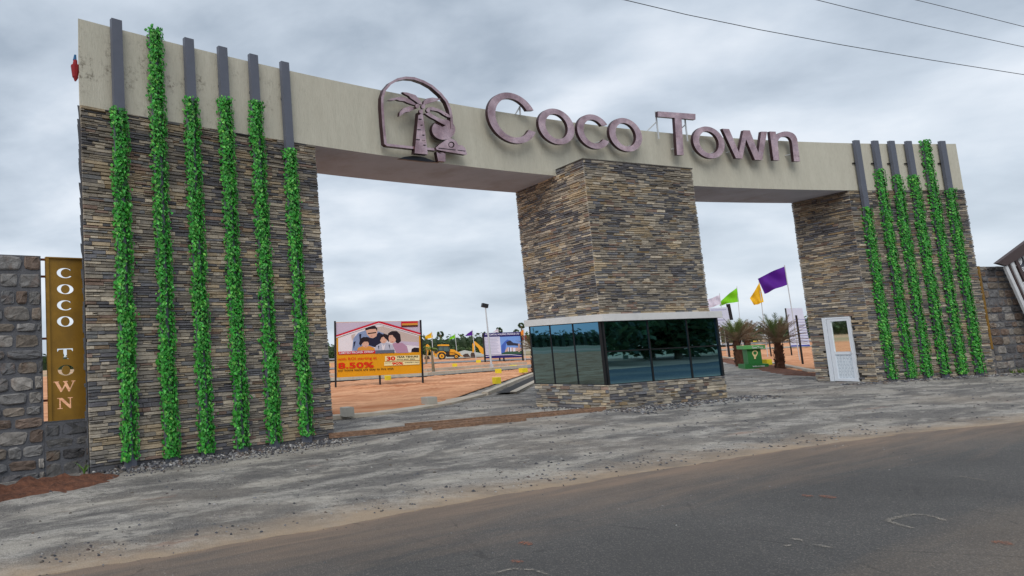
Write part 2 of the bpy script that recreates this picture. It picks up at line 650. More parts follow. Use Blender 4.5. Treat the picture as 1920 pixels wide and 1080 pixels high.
def flag_mat(name, col):
    def b(t, p, out):
        n = t.noise(t.obj(), 3, 3, 0.5)
        c = t.mix(n, tuple(k * 0.85 for k in col), tuple(min(1, k * 1.1) for k in col))
        t.link(c, p.inputs['Base Color'])
        p.inputs['Roughness'].default_value = 0.8
        tr = t.node('ShaderNodeBsdfTranslucent')
        t.link(c, tr.inputs[0])
        mx = t.node('ShaderNodeMixShader', i_Fac=0.4)
        t.link(p.outputs[0], mx.inputs[1])
        t.link(tr.outputs[0], mx.inputs[2])
        t.link(mx.outputs[0], out.inputs[0])
    return mat(name, b)


M['f_purple'] = flag_mat('purple_cloth', srgb(92, 30, 150))
M['f_green'] = flag_mat('lime_green_cloth', srgb(128, 210, 30))
M['f_yellow'] = flag_mat('yellow_cloth', srgb(248, 196, 40))
M['f_white'] = flag_mat('white_cloth', srgb(226, 220, 236))
M['f_orange'] = flag_mat('orange_cloth', srgb(250, 150, 50))
M['f_red'] = flag_mat('red_cloth', srgb(170, 50, 60))
M['f_blue'] = flag_mat('blue_cloth', srgb(60, 120, 170))


def flat(name, c, rough=0.55):
    def b(t, p, out):
        n = t.noise(t.obj(), 1.3, 3, 0.5)
        t.link(t.mix(n, tuple(k * 0.92 for k in c), tuple(min(1, k * 1.05) for k in c)), p.inputs['Base Color'])
        p.inputs['Roughness'].default_value = rough
        p.inputs['Specular IOR Level'].default_value = 0.25
    return mat(name, b)


# ------------------------------------------------------------------ ground shape
EDGE = [(-60, -22), (-24, -5.6), (-6, 3.4), (-1.48, 5.35), (-0.26, 5.88), (0.69, 6.26), (1.39, 6.65), (2.18, 7.03), (3.22, 7.5), (5.32, 8.4), (6.36, 8.82), (7.82, 9.42), (8.94, 9.86), (10.4, 10.35), (12.4, 10.85), (16, 11.9), (22, 13.8), (32, 17.2), (60, 26), (160, 54)]
EX = np.array([e[0] for e in EDGE], float)
EY = np.array([e[1] for e in EDGE], float)


def edge_y(x):
    return float(np.interp(x, EX, EY))


def sstep(a, b, x):
    t = min(1, max(0, (x - a) / (b - a)))
    return t * t * (3 - 2 * t)


def gz(x, y):
    """height of the gravel apron"""
    d = y - edge_y(x)
    h = 0.02 * noise.noise((x * 0.9, y * 0.9, 0.3)) + 0.012 * noise.noise((x * 3.1, y * 3.1, 4.0))
    dip = -0.09 * (1 - sstep(1.5, 5.0, x)) * sstep(1.0, 3.0, d)
    return dip + h * sstep(0.1, 0.8, d) - 0.004
# ------------------------------------------------------------------ ground materials
def b_apron(t, p, out):
    v = t.pos()
    dn = t.node('ShaderNodeAttribute', attribute_name='edge').outputs['Fac']
    vr = t.mapping(v, (1, 1, 1), (0, 0, -0.46))
    st = t.noise(t.mapping(vr, (0.5, 1.25, 1)), 1.0, 7, 0.60, 0.3)
    st2 = t.noise(t.mapping(vr, (1.3, 3.4, 1), (0, 0, 0.06), (4, 7, 1)), 1.0, 7, 0.62, 0.2)
    big = t.noise(v, 0.22, 4, 0.6)
    grit = t.noise(v, 55, 4, 0.8)
    mid = t.noise(v, 9, 6, 0.7)
    peb = t.voro(v, 60)
    c = t.mix(t.ramp(mid, [(0.3, 0), (0.7, 1)]), srgb(104, 101, 99), srgb(142, 138, 133))
    c = t.mix(t.ramp(grit, [(0.40, 0.7), (0.54, 0)]), c, srgb(68, 67, 68))
    c = t.mix(t.ramp(grit, [(0.56, 0), (0.68, 0.45)]), c, srgb(190, 186, 180))
    pale = t.math('MULTIPLY', t.ramp(st, [(0.47, 0), (0.56, 1.0)]), t.ramp(mid, [(0.34, 0.25), (0.5, 1)]))
    c = t.mix(t.math('MULTIPLY', t.math('MULTIPLY', pale, 0.6), t.ramp(grit, [(0.40, 0.35), (0.52, 1)])), c, srgb(190, 185, 177))
    c = t.mix(t.math('MULTIPLY', t.ramp(st2, [(0.54, 0), (0.64, 0.4)]), t.ramp(mid, [(0.36, 0.2), (0.5, 1)])), c, srgb(200, 194, 184))
    c = t.mix(t.ramp(st2, [(0.36, 0.45), (0.48, 0)]), c, srgb(88, 87, 88))
    c = t.mix(t.ramp(big, [(0.52, 0), (0.7, 0.5)]), c, srgb(158, 146, 132))
    # wheel tracks that run along the road
    tr = t.math('ADD', dn, t.math('MULTIPLY', t.noise(t.mapping(vr, (0.12, 0.12, 1)), 1.0, 3, 0.5), 1.6))
    w1 = t.math('ABSOLUTE', t.math('SUBTRACT', t.math('FRACT', t.math('MULTIPLY', tr, 0.52)), 0.5))
    c = t.mix(t.math('MULTIPLY', t.ramp(w1, [(0.30, 0), (0.42, 0.35)]), t.ramp(st, [(0.4, 0), (0.6, 1)])), c, srgb(176, 168, 156))
    e = t.math('ADD', dn, t.math('MULTIPLY', t.math('SUBTRACT', t.noise(v, 1.1, 6, 0.7), 0.5), 1.6))
    c = t.mix(t.ramp(t.math('MULTIPLY', e, 0.5), [(0.0, 0.85), (0.10, 0.55), (0.42, 0)]), c, srgb(168, 148, 126))
    red = t.noise(t.mapping(vr, (0.5, 1.6, 1), (0, 0, 0), (8, 3, 0)), 0.8, 6, 0.65)
    c = t.mix(t.ramp(red, [(0.64, 0), (0.72, 0.55)]), c, srgb(140, 98, 78))
    t.link(c, p.inputs['Base Color'])
    p.inputs['Roughness'].default_value = 0.95
    p.inputs['Specular IOR Level'].default_value = 0.12
    h = t.math('ADD', t.math('ADD', t.math('MULTIPLY', mid, 1.2), t.math('MULTIPLY', grit, 0.8)), t.math('MULTIPLY', peb, -0.4))
    t.link(t.bump(h, 0.8, 0.02), p.inputs['Normal'])


def b_road(t, p, out):
    v = t.pos()
    dn = t.node('ShaderNodeAttribute', attribute_name='edge').outputs['Fac']
    vr = t.mapping(v, (1, 1, 1), (0, 0, -0.46))
    st = t.noise(t.mapping(vr, (0.16, 1.5, 1)), 1.0, 6, 0.6, 0.3)
    st2 = t.noise(t.mapping(vr, (0.6, 6, 1), (0, 0, 0.03), (2, 1, 0)), 1.0, 6, 0.6, 0.3)
    grit = t.noise(v, 90, 4, 0.8)
    agg = t.voro(v, 130, 'F1', 'Color')
    ag = t.node('ShaderNodeSeparateColor')
    t.link(agg, ag.inputs[0])
    c = t.mix(t.ramp(grit, [(0.3, 0), (0.75, 1)]), srgb(66, 65, 65), srgb(106, 104, 102))
    c = t.mix(t.ramp(ag.outputs[0], [(0.80, 0), (0.98, 0.5)]), c, srgb(158, 150, 142))
    e = t.math('ADD', dn, t.math('MULTIPLY', t.math('SUBTRACT', st2, 0.5), 2.6))
    big = t.noise(v, 0.35, 4, 0.6)
    c = t.mix(t.ramp(big, [(0.4, 0.35), (0.6, 0)]), c, srgb(52, 51, 52))
    dust = t.ramp(t.math('MULTIPLY', e, 0.25), [(0.0, 0.85), (0.07, 0.6), (0.18, 0.34), (0.42, 0.0)])
    c = t.mix(dust, c, srgb(140, 120, 104))
    lane = t.ramp(t.math('MULTIPLY', t.math('ADD', dn, t.math('MULTIPLY', t.math('SUBTRACT', st, 0.5), 2.2)), 0.1), [(0.30, 0), (0.42, 0.5), (0.50, 0.25), (0.60, 0.0)])
    c = t.mix(t.math('MULTIPLY', lane, t.ramp(grit, [(0.4, 0.3), (0.6, 1)])), c, srgb(150, 128, 104))
    c = t.mix(t.ramp(st, [(0.55, 0), (0.75, 0.18)]), c, srgb(112, 106, 100))
    crk = t.voro(t.mapping(v, (1, 1, 0), (0, 0, 0.4)), 0.55, 'DISTANCE_TO_EDGE')
    crn = t.math('ADD', crk, t.math('MULTIPLY', t.math('SUBTRACT', t.noise(v, 5, 5, 0.7), 0.5), 0.05))
    c = t.mix(t.math('MULTIPLY', t.ramp(crn, [(0.0, 0.35), (0.005, 0.0)]), t.ramp(st, [(0.45, 0), (0.55, 1)])), c, srgb(44, 43, 43))
    sand = t.ramp(t.math('MULTIPLY', t.math('ADD', dn, t.math('MULTIPLY', t.math('SUBTRACT', t.noise(v, 1.7, 5, 0.7), 0.5), 0.5)), 1.0), [(0.0, 0.85), (0.10, 0.0)])
    c = t.mix(sand, c, srgb(172, 146, 118))
    t.link(c, p.inputs['Base Color'])
    t.link(t.ramp(grit, [(0.3, 0.75), (0.7, 0.92)]), p.inputs['Roughness'])
    p.inputs['Specular IOR Level'].default_value = 0.3
    t.link(t.bump(t.math('ADD', grit, t.math('MULTIPLY', t.voro(v, 75), 0.8)), 0.8, 0.012), p.inputs['Normal'])


def b_sand(t, p, out):
    v = t.pos()
    vr = t.mapping(v, (1, 1, 1), (0, 0, -0.3))
    a = t.noise(t.mapping(vr, (0.35, 1.2, 1)), 1.0, 7, 0.62, 0.5)
    b2 = t.noise(v, 4, 6, 0.65)
    c = t.mix(t.ramp(a, [(0.3, 0), (0.65, 1)]), srgb(168, 108, 74), srgb(226, 172, 134))
    c = t.mix(t.ramp(b2, [(0.55, 0), (0.78, 0.5)]), c, srgb(166, 110, 80))
    t.link(c, p.inputs['Base Color'])
    p.inputs['Roughness'].default_value = 1.0
    p.inputs['Specular IOR Level'].default_value = 0.05
    t.link(t.bump(t.math('ADD', a, t.math('MULTIPLY', b2, 0.4)), 0.9, 0.12), p.inputs['Normal'])


def b_far(t, p, out):
    v = t.pos()
    n = t.noise(t.mapping(v, (1, 1, 1)), 0.02, 5, 0.6)
    n2 = t.noise(v, 0.5, 5, 0.6)
    c = t.mix(t.ramp(n, [(0.42, 0), (0.58, 0.8)]), srgb(196, 156, 126), srgb(120, 122, 84))
    c = t.mix(t.ramp(n2, [(0.5, 0), (0.75, 0.4)]), c, srgb(160, 120, 90))
    t.link(c, p.inputs['Base Color'])
    p.inputs['Roughness'].default_value = 1.0


def b_soil(t, p, out):
    v = t.pos()
    a = t.noise(v, 9, 6, 0.7)
    c = t.mix(t.ramp(a, [(0.3, 0), (0.7, 1)]), srgb(72, 46, 36), srgb(142, 92, 68))
    t.link(c, p.inputs['Base Color'])
    p.inputs['Roughness'].default_value = 1.0
    t.link(t.bump(t.noise(v, 16, 8, 0.75), 1.0, 0.08), p.inputs['Normal'])


M['apron'] = mat('crushed_stone_and_dust', b_apron)
M['road'] = mat('dusty_asphalt', b_road)
M['sand'] = mat('orange_sand', b_sand)
M['far'] = mat('far_ground', b_far)
M['soil'] = mat('red_soil', b_soil)
M['tar'] = paint('estate_road_tar', srgb(128, 126, 126), 0.9, 0, 0.15, 1.0, 0.3)
M['chalk'] = paint('chalk_line', srgb(158, 150, 138), 0.95)
M['orange_dust'] = paint('orange_dust_spot', srgb(150, 92, 68), 0.95, 0, 0.2, 8)
M['pebble'] = mat('loose_stone', b_rubble)
for nm_ in ('chalk', 'orange_dust'):
    t_ = M[nm_].node_tree
    h_ = NT.__new__(NT)
    h_.t, h_.n = t_, t_.nodes
    ou_ = [n_ for n_ in t_.nodes if n_.type == 'OUTPUT_MATERIAL'][0]
    pb_ = [n_ for n_ in t_.nodes if n_.type == 'BSDF_PRINCIPLED'][0]
    mx_ = h_.node('ShaderNodeMixShader')
    tr_ = h_.node('ShaderNodeBsdfTransparent')
    t_.links.new(h_.ramp(h_.noise(h_.pos(), 42, 5, 0.75), [(0.44, 0.0), (0.60, 0.75)]), mx_.inputs[0])
    t_.links.new(tr_.outputs[0], mx_.inputs[1])
    t_.links.new(pb_.outputs[0], mx_.inputs[2])
    t_.links.new(mx_.outputs[0], ou_.inputs[0])


def sheet(name, rows, material, attr=None, label=None):
    """rows: list of equal-length lists of points"""
    nr, nc = len(rows), len(rows[0])
    vs = [tuple(p) for r_ in rows for p in r_]
    fs = [(i * nc + j, i * nc + j + 1, (i + 1) * nc + j + 1, (i + 1) * nc + j) for i in range(nr - 1) for j in range(nc - 1)]
    me = bpy.data.meshes.new(name)
    me.from_pydata(vs, [], fs)
    me.materials.append(material)
    if attr:
        a = me.attributes.new('edge', 'FLOAT', 'POINT')
        a.data.foreach_set('value', attr)
    me.polygons.foreach_set('use_smooth', [True] * len(fs))
    me.update()
    if len(fs) and me.polygons[0].normal.z < 0:
        me.flip_normals()
    o = bpy.data.objects.new(name, me)
    COL.objects.link(o)
    return tag(o, kind='structure')


def frange(a, b, s):
    out = []
    while a < b:
        out.append(a)
        a += s
    return out


# base ground to the horizon
rad = [0, 20, 40, 70, 110, 160, 240, 400, 700, 1300, 2600]
rows = []
for r_ in rad:
    rows.append([(12 + r_ * math.cos(2 * math.pi * j / 48), 20 + r_ * math.sin(2 * math.pi * j / 48), -0.14 if r_ < 150 else -0.14) for j in range(49)])
sheet('ground', rows, M['far'])

# gravel apron in front of and through the gate
xs = frange(-14, -4, 0.3) + frange(-4, 14, 0.12) + frange(14, 26, 0.2) + frange(26, 60, 0.8)
ds = frange(-0.35, 4, 0.1) + frange(4, 10, 0.14) + frange(10, 20, 0.35) + frange(20, 50, 1.0)
rows, att = [], []
for d in ds:
    row = []
    for x in xs:
        y = edge_y(x) + d
        row.append((x, y, gz(x, y)))
        att.append(d)
    rows.append(row)
sheet('gravel_apron', rows, M['apron'], att)

# the asphalt road
xs = frange(-60, -6, 2) + frange(-6, 20, 0.06) + frange(20, 150, 2)
ds = [0.0, 0.06, 0.14, 0.3, 0.6, 1, 1.5, 2, 3, 4, 5, 6, 7, 8.2]
rows, att = [], []
for k, d in enumerate(ds):
    row = []
    for x in xs:
        wob = 0.07 * noise.noise((x * 1.1, 0, 0)) + 0.035 * noise.noise((x * 6, 3, 0))
        y = edge_y(x) - d + wob * max(0, 1 - d)
        row.append((x, y, [-0.006, 0.010, 0.018][min(k, 2)] + 0.004 * noise.noise((x * 0.5, y * 0.8, 1))))
        att.append(d)
    rows.append(row)
sheet('road', rows, M['road'], att)
# shoulder beyond the road
xs = frange(-60, 150, 3)
rows = [[(x, edge_y(x) - d, z) for x in xs] for d, z in ((8.0, -0.01), (9.5, 0.0), (14, 0.05), (40, 0.1), (120, 0.1))]
sheet('road_shoulder', rows, M['far'])

# sandy plots with their kerbs
KL = [(-14, 13.0), (-6, 15.2), (-1.0, 16.2), (3.04, 17.24), (4.2, 17.57), (6.45, 19.28), (9.75, 24.69), (18.9, 39.35), (31, 58)]
FL = [(-90, 20), (-70, 45), (-50, 75), (-35, 95), (-20, 105), (-5, 110), (10, 110), (30, 105), (45, 100)]
KR = [(30, 21.2), (22.4, 23.2), (22.53, 25.36), (28.13, 33.99), (35.95, 47.66), (46, 66)]
FR = [(90, 18), (95, 25), (98, 33), (100, 50), (98, 80), (90, 110)]


def dense(poly, step):
    out = []
    for a, b in zip(poly[:-1], poly[1:]):
        n = max(1, int(math.dist(a, b) / step))
        out += [(a[0] + (b[0] - a[0]) * i / n, a[1] + (b[1] - a[1]) * i / n) for i in range(n)]
    return out + [poly[-1]]


def plot(name, K, F, seed):
    Kd, Fd = [], []
    for i in range(len(K) - 1):
        n = max(2, int(math.dist(K[i], K[i + 1]) / 0.35))
        for j in range(n):
            u = j / n
            Kd.append((K[i][0] * (1 - u) + K[i + 1][0] * u, K[i][1] * (1 - u) + K[i + 1][1] * u))
            Fd.append((F[i][0] * (1 - u) + F[i + 1][0] * u, F[i][1] * (1 - u) + F[i + 1][1] * u))
    Kd.append(K[-1])
    Fd.append(F[-1])
    rows = []
    nt = 90
    for k in range(nt + 1):
        u = (k / nt) ** 2.2
        row = []
        for a, b in zip(Kd, Fd):
            x, y = a[0] * (1 - u) + b[0] * u, a[1] * (1 - u) + b[1] * u
            h = 0.06 * noise.noise((x * 0.5, y * 1.0, seed)) + 0.05 * noise.noise((x * 1.6, y * 2.6, seed + 3)) + 0.014 * noise.noise((x * 5, y * 6, seed))
            row.append((x, y, 0.03 + 0.06 * min(1, k / 8) + h * min(1, k / 8)))
        rows.append(row)
    return sheet(name, rows, M['sand'])


plot('sand_plot', KL, FL, 1.0)
plot('sand_plot', KR, FR, 8.0)


def kerb(name, pts, width, h, z0=-0.05, side=1, piece=0.0):
    """a kerb of blocks along a line; the body lies on one side of it"""
    mb = MB()
    pts = [Vector((p[0], p[1], 0)) for p in pts]
    offs = []
    for i, p in enumerate(pts):
        d = (pts[min(i + 1, len(pts) - 1)] - pts[max(i - 1, 0)]).normalized()
        n = Vector((-d.y, d.x, 0)) * side
        offs.append(p + n * (width[i] if isinstance(width, list) else width))
    for i in range(len(pts) - 1):
        a, b, c, d = pts[i], pts[i + 1], offs[i + 1], offs[i]
        if side < 0:
            a, b, c, d = d, c, b, a
        mb.hexa([q + Vector((0, 0, z0)) for q in (a, b, c, d)] + [q + Vector((0, 0, h)) for q in (a, b, c, d)])
    o = mb.build(name, M['concrete'])
    return tag(o, kind='structure')


kerb('kerb', [(-6, 14.9), (-1.0, 15.9), (3.04, 16.95), (4.4, 17.3), (5.4, 17.95), (6.9, 19.35), (9.1, 22.3)], [0.35, 0.35, 0.35, 0.5, 0.7, 0.65, 0.25], 0.055)
kerb('kerb', [(9.2, 22.4), (13.9, 30.2), (19.3, 39.0), (31.6, 58)], 0.2, 0.10)
kerb('kerb', [(10.1, 22.3), (14.8, 30.0), (20.2, 38.8), (32.5, 58)], 0.2, 0.08)
dr = MB()
ring = [(9.4, 22.3), (14.1, 30.1), (19.5, 38.9), (31.8, 58)]
for a, b in zip(ring[:-1], ring[1:]):
    dr.poly([(a[0], a[1], 0.06), (a[0] + 0.72, a[1] - 0.05, 0.06), (b[0] + 0.72, b[1] - 0.05, 0.06), (b[0], b[1], 0.06)])
tag(dr.build('drain_channel', M['tyre']), kind='structure')
kerb('kerb', [(30, 21.6), (22.8, 23.4), (22.85, 25.3), (28.4, 33.8), (36.2, 47.5), (46.3, 66)], 0.22, 0.14, side=1)
# strip of red soil in front of the right kerb, where the date palms stand
rows = []
S0 = [(23.2, 22.2), (21.6, 23.3), (21.75, 25.8), (26.0, 32.6), (27.2, 34.6), (34.6, 47.0)]
S1 = [(23.2, 23.2), (22.7, 23.6), (22.65, 25.3), (28.2, 33.9), (28.9, 35.3), (36.0, 47.5)]
A0, A1 = [], []
for i in range(len(S0) - 1):
    n = max(2, int(math.dist(S0[i], S0[i + 1]) / 0.3))
    for j in range(n):
        u = j / n
        A0.append((S0[i][0] * (1 - u) + S0[i + 1][0] * u, S0[i][1] * (1 - u) + S0[i + 1][1] * u))
        A1.append((S1[i][0] * (1 - u) + S1[i + 1][0] * u, S1[i][1] * (1 - u) + S1[i + 1][1] * u))
for k in range(9):
    u = k / 8
    rows.append([(a[0] * (1 - u) + b[0] * u + (0.15 * noise.noise((a[0] * 2, a[1] * 2, 0)) if k == 0 else 0), a[1] * (1 - u) + b[1] * u,
                  -0.03 + 0.15 * math.sin(math.pi * min(1, u * 1.2) * 0.75) * (0.7 + 0.6 * noise.noise((a[0] * 1.3, a[1] * 1.3 + u * 2, 5)))) for a, b in zip(A0, A1)])
sheet('soil_strip', rows, M['soil'])


# tar roads inside the estate
def strip(name, near, far, z):
    rows = [[at(px, py, z) for px, py in near], [at(px, py, z) for px, py in far]]
    return sheet(name, [[tuple(p) for p in r_] for r_ in rows], M['tar'])


strip('estate_road', [(560, 718), (620, 714.5), (800, 705), (985, 690), (1100, 681)], [(560, 711), (620, 708), (800, 698), (985, 684), (1100, 676)], 0.13)
strip('estate_road', [(560, 696), (618, 692.5), (800, 682), (1000, 673.5), (1150, 666)], [(560, 692), (618, 689.5), (800, 679), (1000, 671), (1150, 664)], 0.13)
strip('estate_road', [(560, 678), (618, 675), (720, 669)], [(560, 673), (618, 670), (720, 665)], 0.13)
strip('estate_road', [(1330, 658), (1420, 655), (1560, 648)], [(1330, 654.5), (1420, 652), (1560, 645.5)], 0.13)
strip('estate_road', [(1330, 648), (1420, 645), (1560, 638)], [(1330, 645), (1420, 642), (1560, 636)], 0.13)


def kerb_px(pts, w_, h):
    P = [at(x, y, 0) for x, y in pts]
    mb = MB()
    for a, b in zip(P[:-1], P[1:]):
        mb.bar(a + Vector((0, 0, h / 2)), b + Vector((0, 0, h / 2)), w_, h + 0.1)
    return tag(mb.build('kerb', M['concrete']), kind='structure')


kerb_px([(560, 722), (620, 718), (800, 708), (985, 693)], 0.35, 0.24)
kerb_px([(560, 711), (620, 708), (800, 699), (985, 685)], 0.3, 0.22)
kerb_px([(1330, 660), (1420, 657), (1560, 650)], 0.3, 0.2)

# heap of red soil at the foot of the left boundary wall
rows = []
for i in range(26):
    u = i / 25
    row = []
    for j in range(60):
        s = j / 59
        x = -6.5 + 5.3 * s
        y = 10.75 - 0.56 * (-1.3 - x) - 0.2 - 1.35 * (1 - u) * (0.85 + 0.5 * noise.noise((x * 1.5, 0, 2)) + 0.2 * noise.noise((x * 5, 0, 2)))
        hh = -0.13 + 0.18 * (u ** 0.7) * (0.8 + 0.7 * noise.noise((x * 2.2, y * 2.2, 7)) + 0.5 * noise.noise((x * 7, y * 7, 7))) * (1 - sstep(0.82, 1.0, s))
        row.append((x, y, hh))
    rows.append(row)
tag(sheet('soil_mound', rows, M['soil']), 'heap of red soil at the foot of the rubble wall', kind='stuff')

# chalk marks and orange spots on the asphalt
mk = MB()


def ribbon(pts, w_, mi=0, z=0.027):
    P = [at(x, y, z) for x, y in pts]
    for a, b in zip(P[:-1], P[1:]):
        d = (b - a).normalized()
        n = Vector((-d.y, d.x, 0)) * w_ * 0.7
        mk.poly([a - n, b - n, b + n, a + n], mi)


ribbon([(1773, 976), (1757, 970), (1735, 965), (1712, 964), (1690, 968), (1663, 975)], 0.03)
ribbon([(1663, 976), (1685, 983), (1712, 990)], 0.035)
ribbon([(1484, 1009), (1507, 1013)], 0.03)
ribbon([(1527, 1020), (1560, 1027)], 0.03)
ribbon([(1470, 1023), (1483, 1021)], 0.025)
ribbon([(920, 1076), (960, 1066), (1000, 1068), (1030, 1078)], 0.02)
ribbon([(1795, 892), (1850, 901)], 0.02)
for (x, y, a, b_) in ((1551, 931, 0.07, 0.08), (985, 1018, 0.06, 0.06), (1880, 1017, 0.055, 0.06), (1513, 929, 0.05, 0.05), (968, 1052, 0.05, 0.04)):
    c = at(x, y, 0.026)
    mk.poly([c + Vector((math.cos(k * 0.524) * a * (0.75 + 0.4 * rnd.random()), math.sin(k * 0.524) * b_ * (0.75 + 0.4 * rnd.random()), 0)) for k in range(12)], 1)
tag(mk.build('road_markings', [M['chalk'], M['orange_dust']]), kind='structure')

# ------------------------------------------------------------------ loose stones (nobody could count them)
PEB = [srgb(86, 87, 93), srgb(116, 116, 120), srgb(62, 64, 70), srgb(156, 154, 152), srgb(104, 97, 90), srgb(74, 75, 80)]


def pebble(mb, x, y, z, s):
    a0 = rnd.random() * 6.28
    n = 5
    top = []
    el = 0.6 + rnd.random() * 0.8
    for k in range(n):
        a = a0 + k * 6.28 / n + rnd.uniform(-0.25, 0.25)
        rr = s * rnd.uniform(0.7, 1.1)
        top.append((x + rr * math.cos(a), y + rr * math.sin(a) * el, z + s * rnd.uniform(0.1, 0.4)))
    apex = (x + rnd.uniform(-.3, .3) * s, y + rnd.uniform(-.3, .3) * s, z + s * rnd.uniform(0.55, 0.95))
    bot = [(p[0] * 0.9 + x * 0.1, p[1] * 0.9 + y * 0.1, z - s * 0.5) for p in top]
    c = rnd.choice(PEB)
    k_ = rnd.uniform(0.7, 1.2)
    mb.mesh(top + bot + [apex], [(i, (i + 1) % n, 10) for i in range(n)] + [(i + n, (i + 1) % n + n, (i + 1) % n, i) for i in range(n)], 0, tuple(v * k_ for v in c))


# ------------------------------------------------------------------ the curved gate
GC = Vector((32.335, -37.148, 0))
HT, HS = 7.409, 5.897
THK = 1.68
DEG_PER_M = 180 / math.pi / 58.8


def RR(a):
    u = (a - 112) / 14
    return ((0.129110 * u + 0.0191909) * u - 0.0831087) * u + 58.7940


def gp(a, off=0.0, z=0.0):
    """point of the gate: a = bearing in degrees about the centre of its curve, off = metres behind the front face"""
    r_ = RR(a) + off
    return Vector((GC.x + r_ * math.cos(R(a)), GC.y + r_ * math.sin(R(a)), z))


def g_normal(a):
    return Vector((-math.cos(R(a)), -math.sin(R(a)), 0))      # towards the road


def g_right(a):
    return Vector((math.sin(R(a)), -math.cos(R(a)), 0))


def a_of(P):
    return math.degrees(math.atan2(P[1] - GC.y, P[0] - GC.x))


AL0, AL1 = 125.61, 120.62       # left pillar
AR0, AR1 = 102.02, 97.72        # right pillar

gate = empty('entrance_gate', gp(112, 0.8, 0), 'wide curved entrance gate with three stone clad pillars under a beige fascia', 'gate')


ACUT = a_of(gp(AL0, 0) + Vector((-0.16, 0.987, 0)) * 1.72)       # the left end of the gate is cut obliquely


def bk(a, off):
    return gp(min(a, AL0 + (ACUT - AL0) * max(0.0, off) / THK), off)


def arc_block(mb, a0, a1, off0, off1, z0, z1, n, mi=0):
    for i in range(n):
        b0, b1 = a0 + (a1 - a0) * i / n, a0 + (a1 - a0) * (i + 1) / n
        f0, f1, k0, k1 = gp(b0, off0), gp(b1, off0), bk(b0, off1), bk(b1, off1)
        Z0, Z1 = Vector((0, 0, z0)), Vector((0, 0, z1))
        mb.poly([f0 + Z0, f1 + Z0, f1 + Z1, f0 + Z1], mi)
        mb.poly([k1 + Z0, k0 + Z0, k0 + Z1, k1 + Z1], mi)
        mb.poly([f0 + Z1, f1 + Z1, k1 + Z1, k0 + Z1], mi)
        mb.poly([k0 + Z0, k1 + Z0, f1 + Z0, f0 + Z0], mi)
    for b, s in ((a0, 1), (a1, -1)):
        q = [gp(b, off0, z0), gp(b, off0, z1), bk(b, off1) + Vector((0, 0, z1)), bk(b, off1) + Vector((0, 0, z0))]
        mb.poly(q if s > 0 else q[::-1], mi)


mb = MB()
arc_block(mb, AL0, AR1, 0, THK, HS, HT, 96)
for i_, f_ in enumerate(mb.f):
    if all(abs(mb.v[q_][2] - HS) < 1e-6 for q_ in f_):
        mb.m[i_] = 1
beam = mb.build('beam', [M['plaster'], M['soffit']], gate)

# ---- ledgestone cladding
PAL = [(srgb(164, 154, 138), 5), (srgb(148, 139, 125), 7), (srgb(132, 125, 115), 7), (srgb(184, 172, 152), 2.6), (srgb(108, 103, 98), 5),
       (srgb(94, 97, 106), 3.2), (srgb(68, 71, 80), 1.6), (srgb(136, 114, 90), 1.0), (srgb(142, 120, 86), 0.5), (srgb(124, 100, 88), 2.2), (srgb(104, 106, 108), 2.5)]
PW = [p[1] for p in PAL]
stones = []       # (verts, tone, owner key, size in the photograph)


def clad(key, front, length, z0, z1, gain=1.0, z0f=None, holes=(), rowh=(0.040, 0.078), dark_top=0.0, seed=0, lens=(0.11, 0.46)):
    """front(s, off, z): point of the face s metres along, off metres proud of it"""
    rr = random.Random(100 + seed)
    z = z0
    off_seed = rr.random() * 50
    while z < z1 - 0.012:
        h = min(rr.uniform(*rowh), z1 - z)
        if z1 - z - h < 0.03:
            h = z1 - z
        s = -rr.random() * 0.2
        while s < length:
            ln = rr.uniform(*lens) * (0.7 if rr.random() < 0.3 else 1.0)
            s1 = s + ln
            a, b = max(0.0, s), min(length, s1)
            if length - b < 0.05:
                b = length
                s1 = length + 1
            s = s1
            if b - a < 0.03:
                continue
            mid = (a + b) / 2
            if any(h0 < mid < h1 and zz0 < z + h / 2 < zz1 for h0, h1, zz0, zz1 in holes):
                continue
            for (h0, h1, zz0, zz1) in holes:
                if zz0 < z + h / 2 < zz1:
                    if a < h0 < b and mid <= h0:
                        b = h0
                    if a < h1 < b and mid >= h1:
                        a = h1
            split = [(z, z + h)] if h < 0.055 or rr.random() < 0.65 else [(z, z + h * 0.5), (z + h * 0.5, z + h)]
            for (za, zb) in split:
                clus = noise.noise((mid * 0.9 + off_seed, za * 1.6, seed))
                tone = rr.choices([p[0] for p in PAL], PW)[0]
                if clus > 0.22 and rr.random() < 0.38:
                    tone = srgb(80, 81, 90)
                if clus < -0.25 and rr.random() < 0.45:
                    tone = srgb(168, 150, 122)
                tone = tuple(0.78 * c + 0.22 * k_ for c, k_ in zip(tone, srgb(136, 130, 121)))
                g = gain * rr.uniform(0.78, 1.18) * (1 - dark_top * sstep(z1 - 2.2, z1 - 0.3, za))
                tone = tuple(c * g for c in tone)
                j = 0.0025
                zb2 = zb - 0.002
                a2, b2 = a + 0.0015, b - 0.0015
                pr = rr.uniform(0.004, 0.034)
                o = [pr + rr.uniform(-0.005, 0.005) for _ in range(4)]
                e = 0.004
                P = [front(a2, -0.012, za), front(b2, -0.012, za), front(b2, -0.012, zb2), front(a2, -0.012, zb2)]
                e2 = min(0.006, (zb2 - za) * 0.15)
                Q = [front(a2 + e, o[0], za + e2 + rr.uniform(0, j)), front(b2 - e, o[1], za + e2 + rr.uniform(0, j)), front(b2 - e, o[2], zb2 - e2 - rr.uniform(0, j)), front(a2 + e, o[3], zb2 - e2 - rr.uniform(0, j))]
                cpx = px_of((P[0] + P[2]) / 2)
                stones.append((P + Q, tone, key, (b - a) * (zb - za) / (cpx[2] ** 2) if 0 < cpx[0] < 1920 else 0))
        z += h


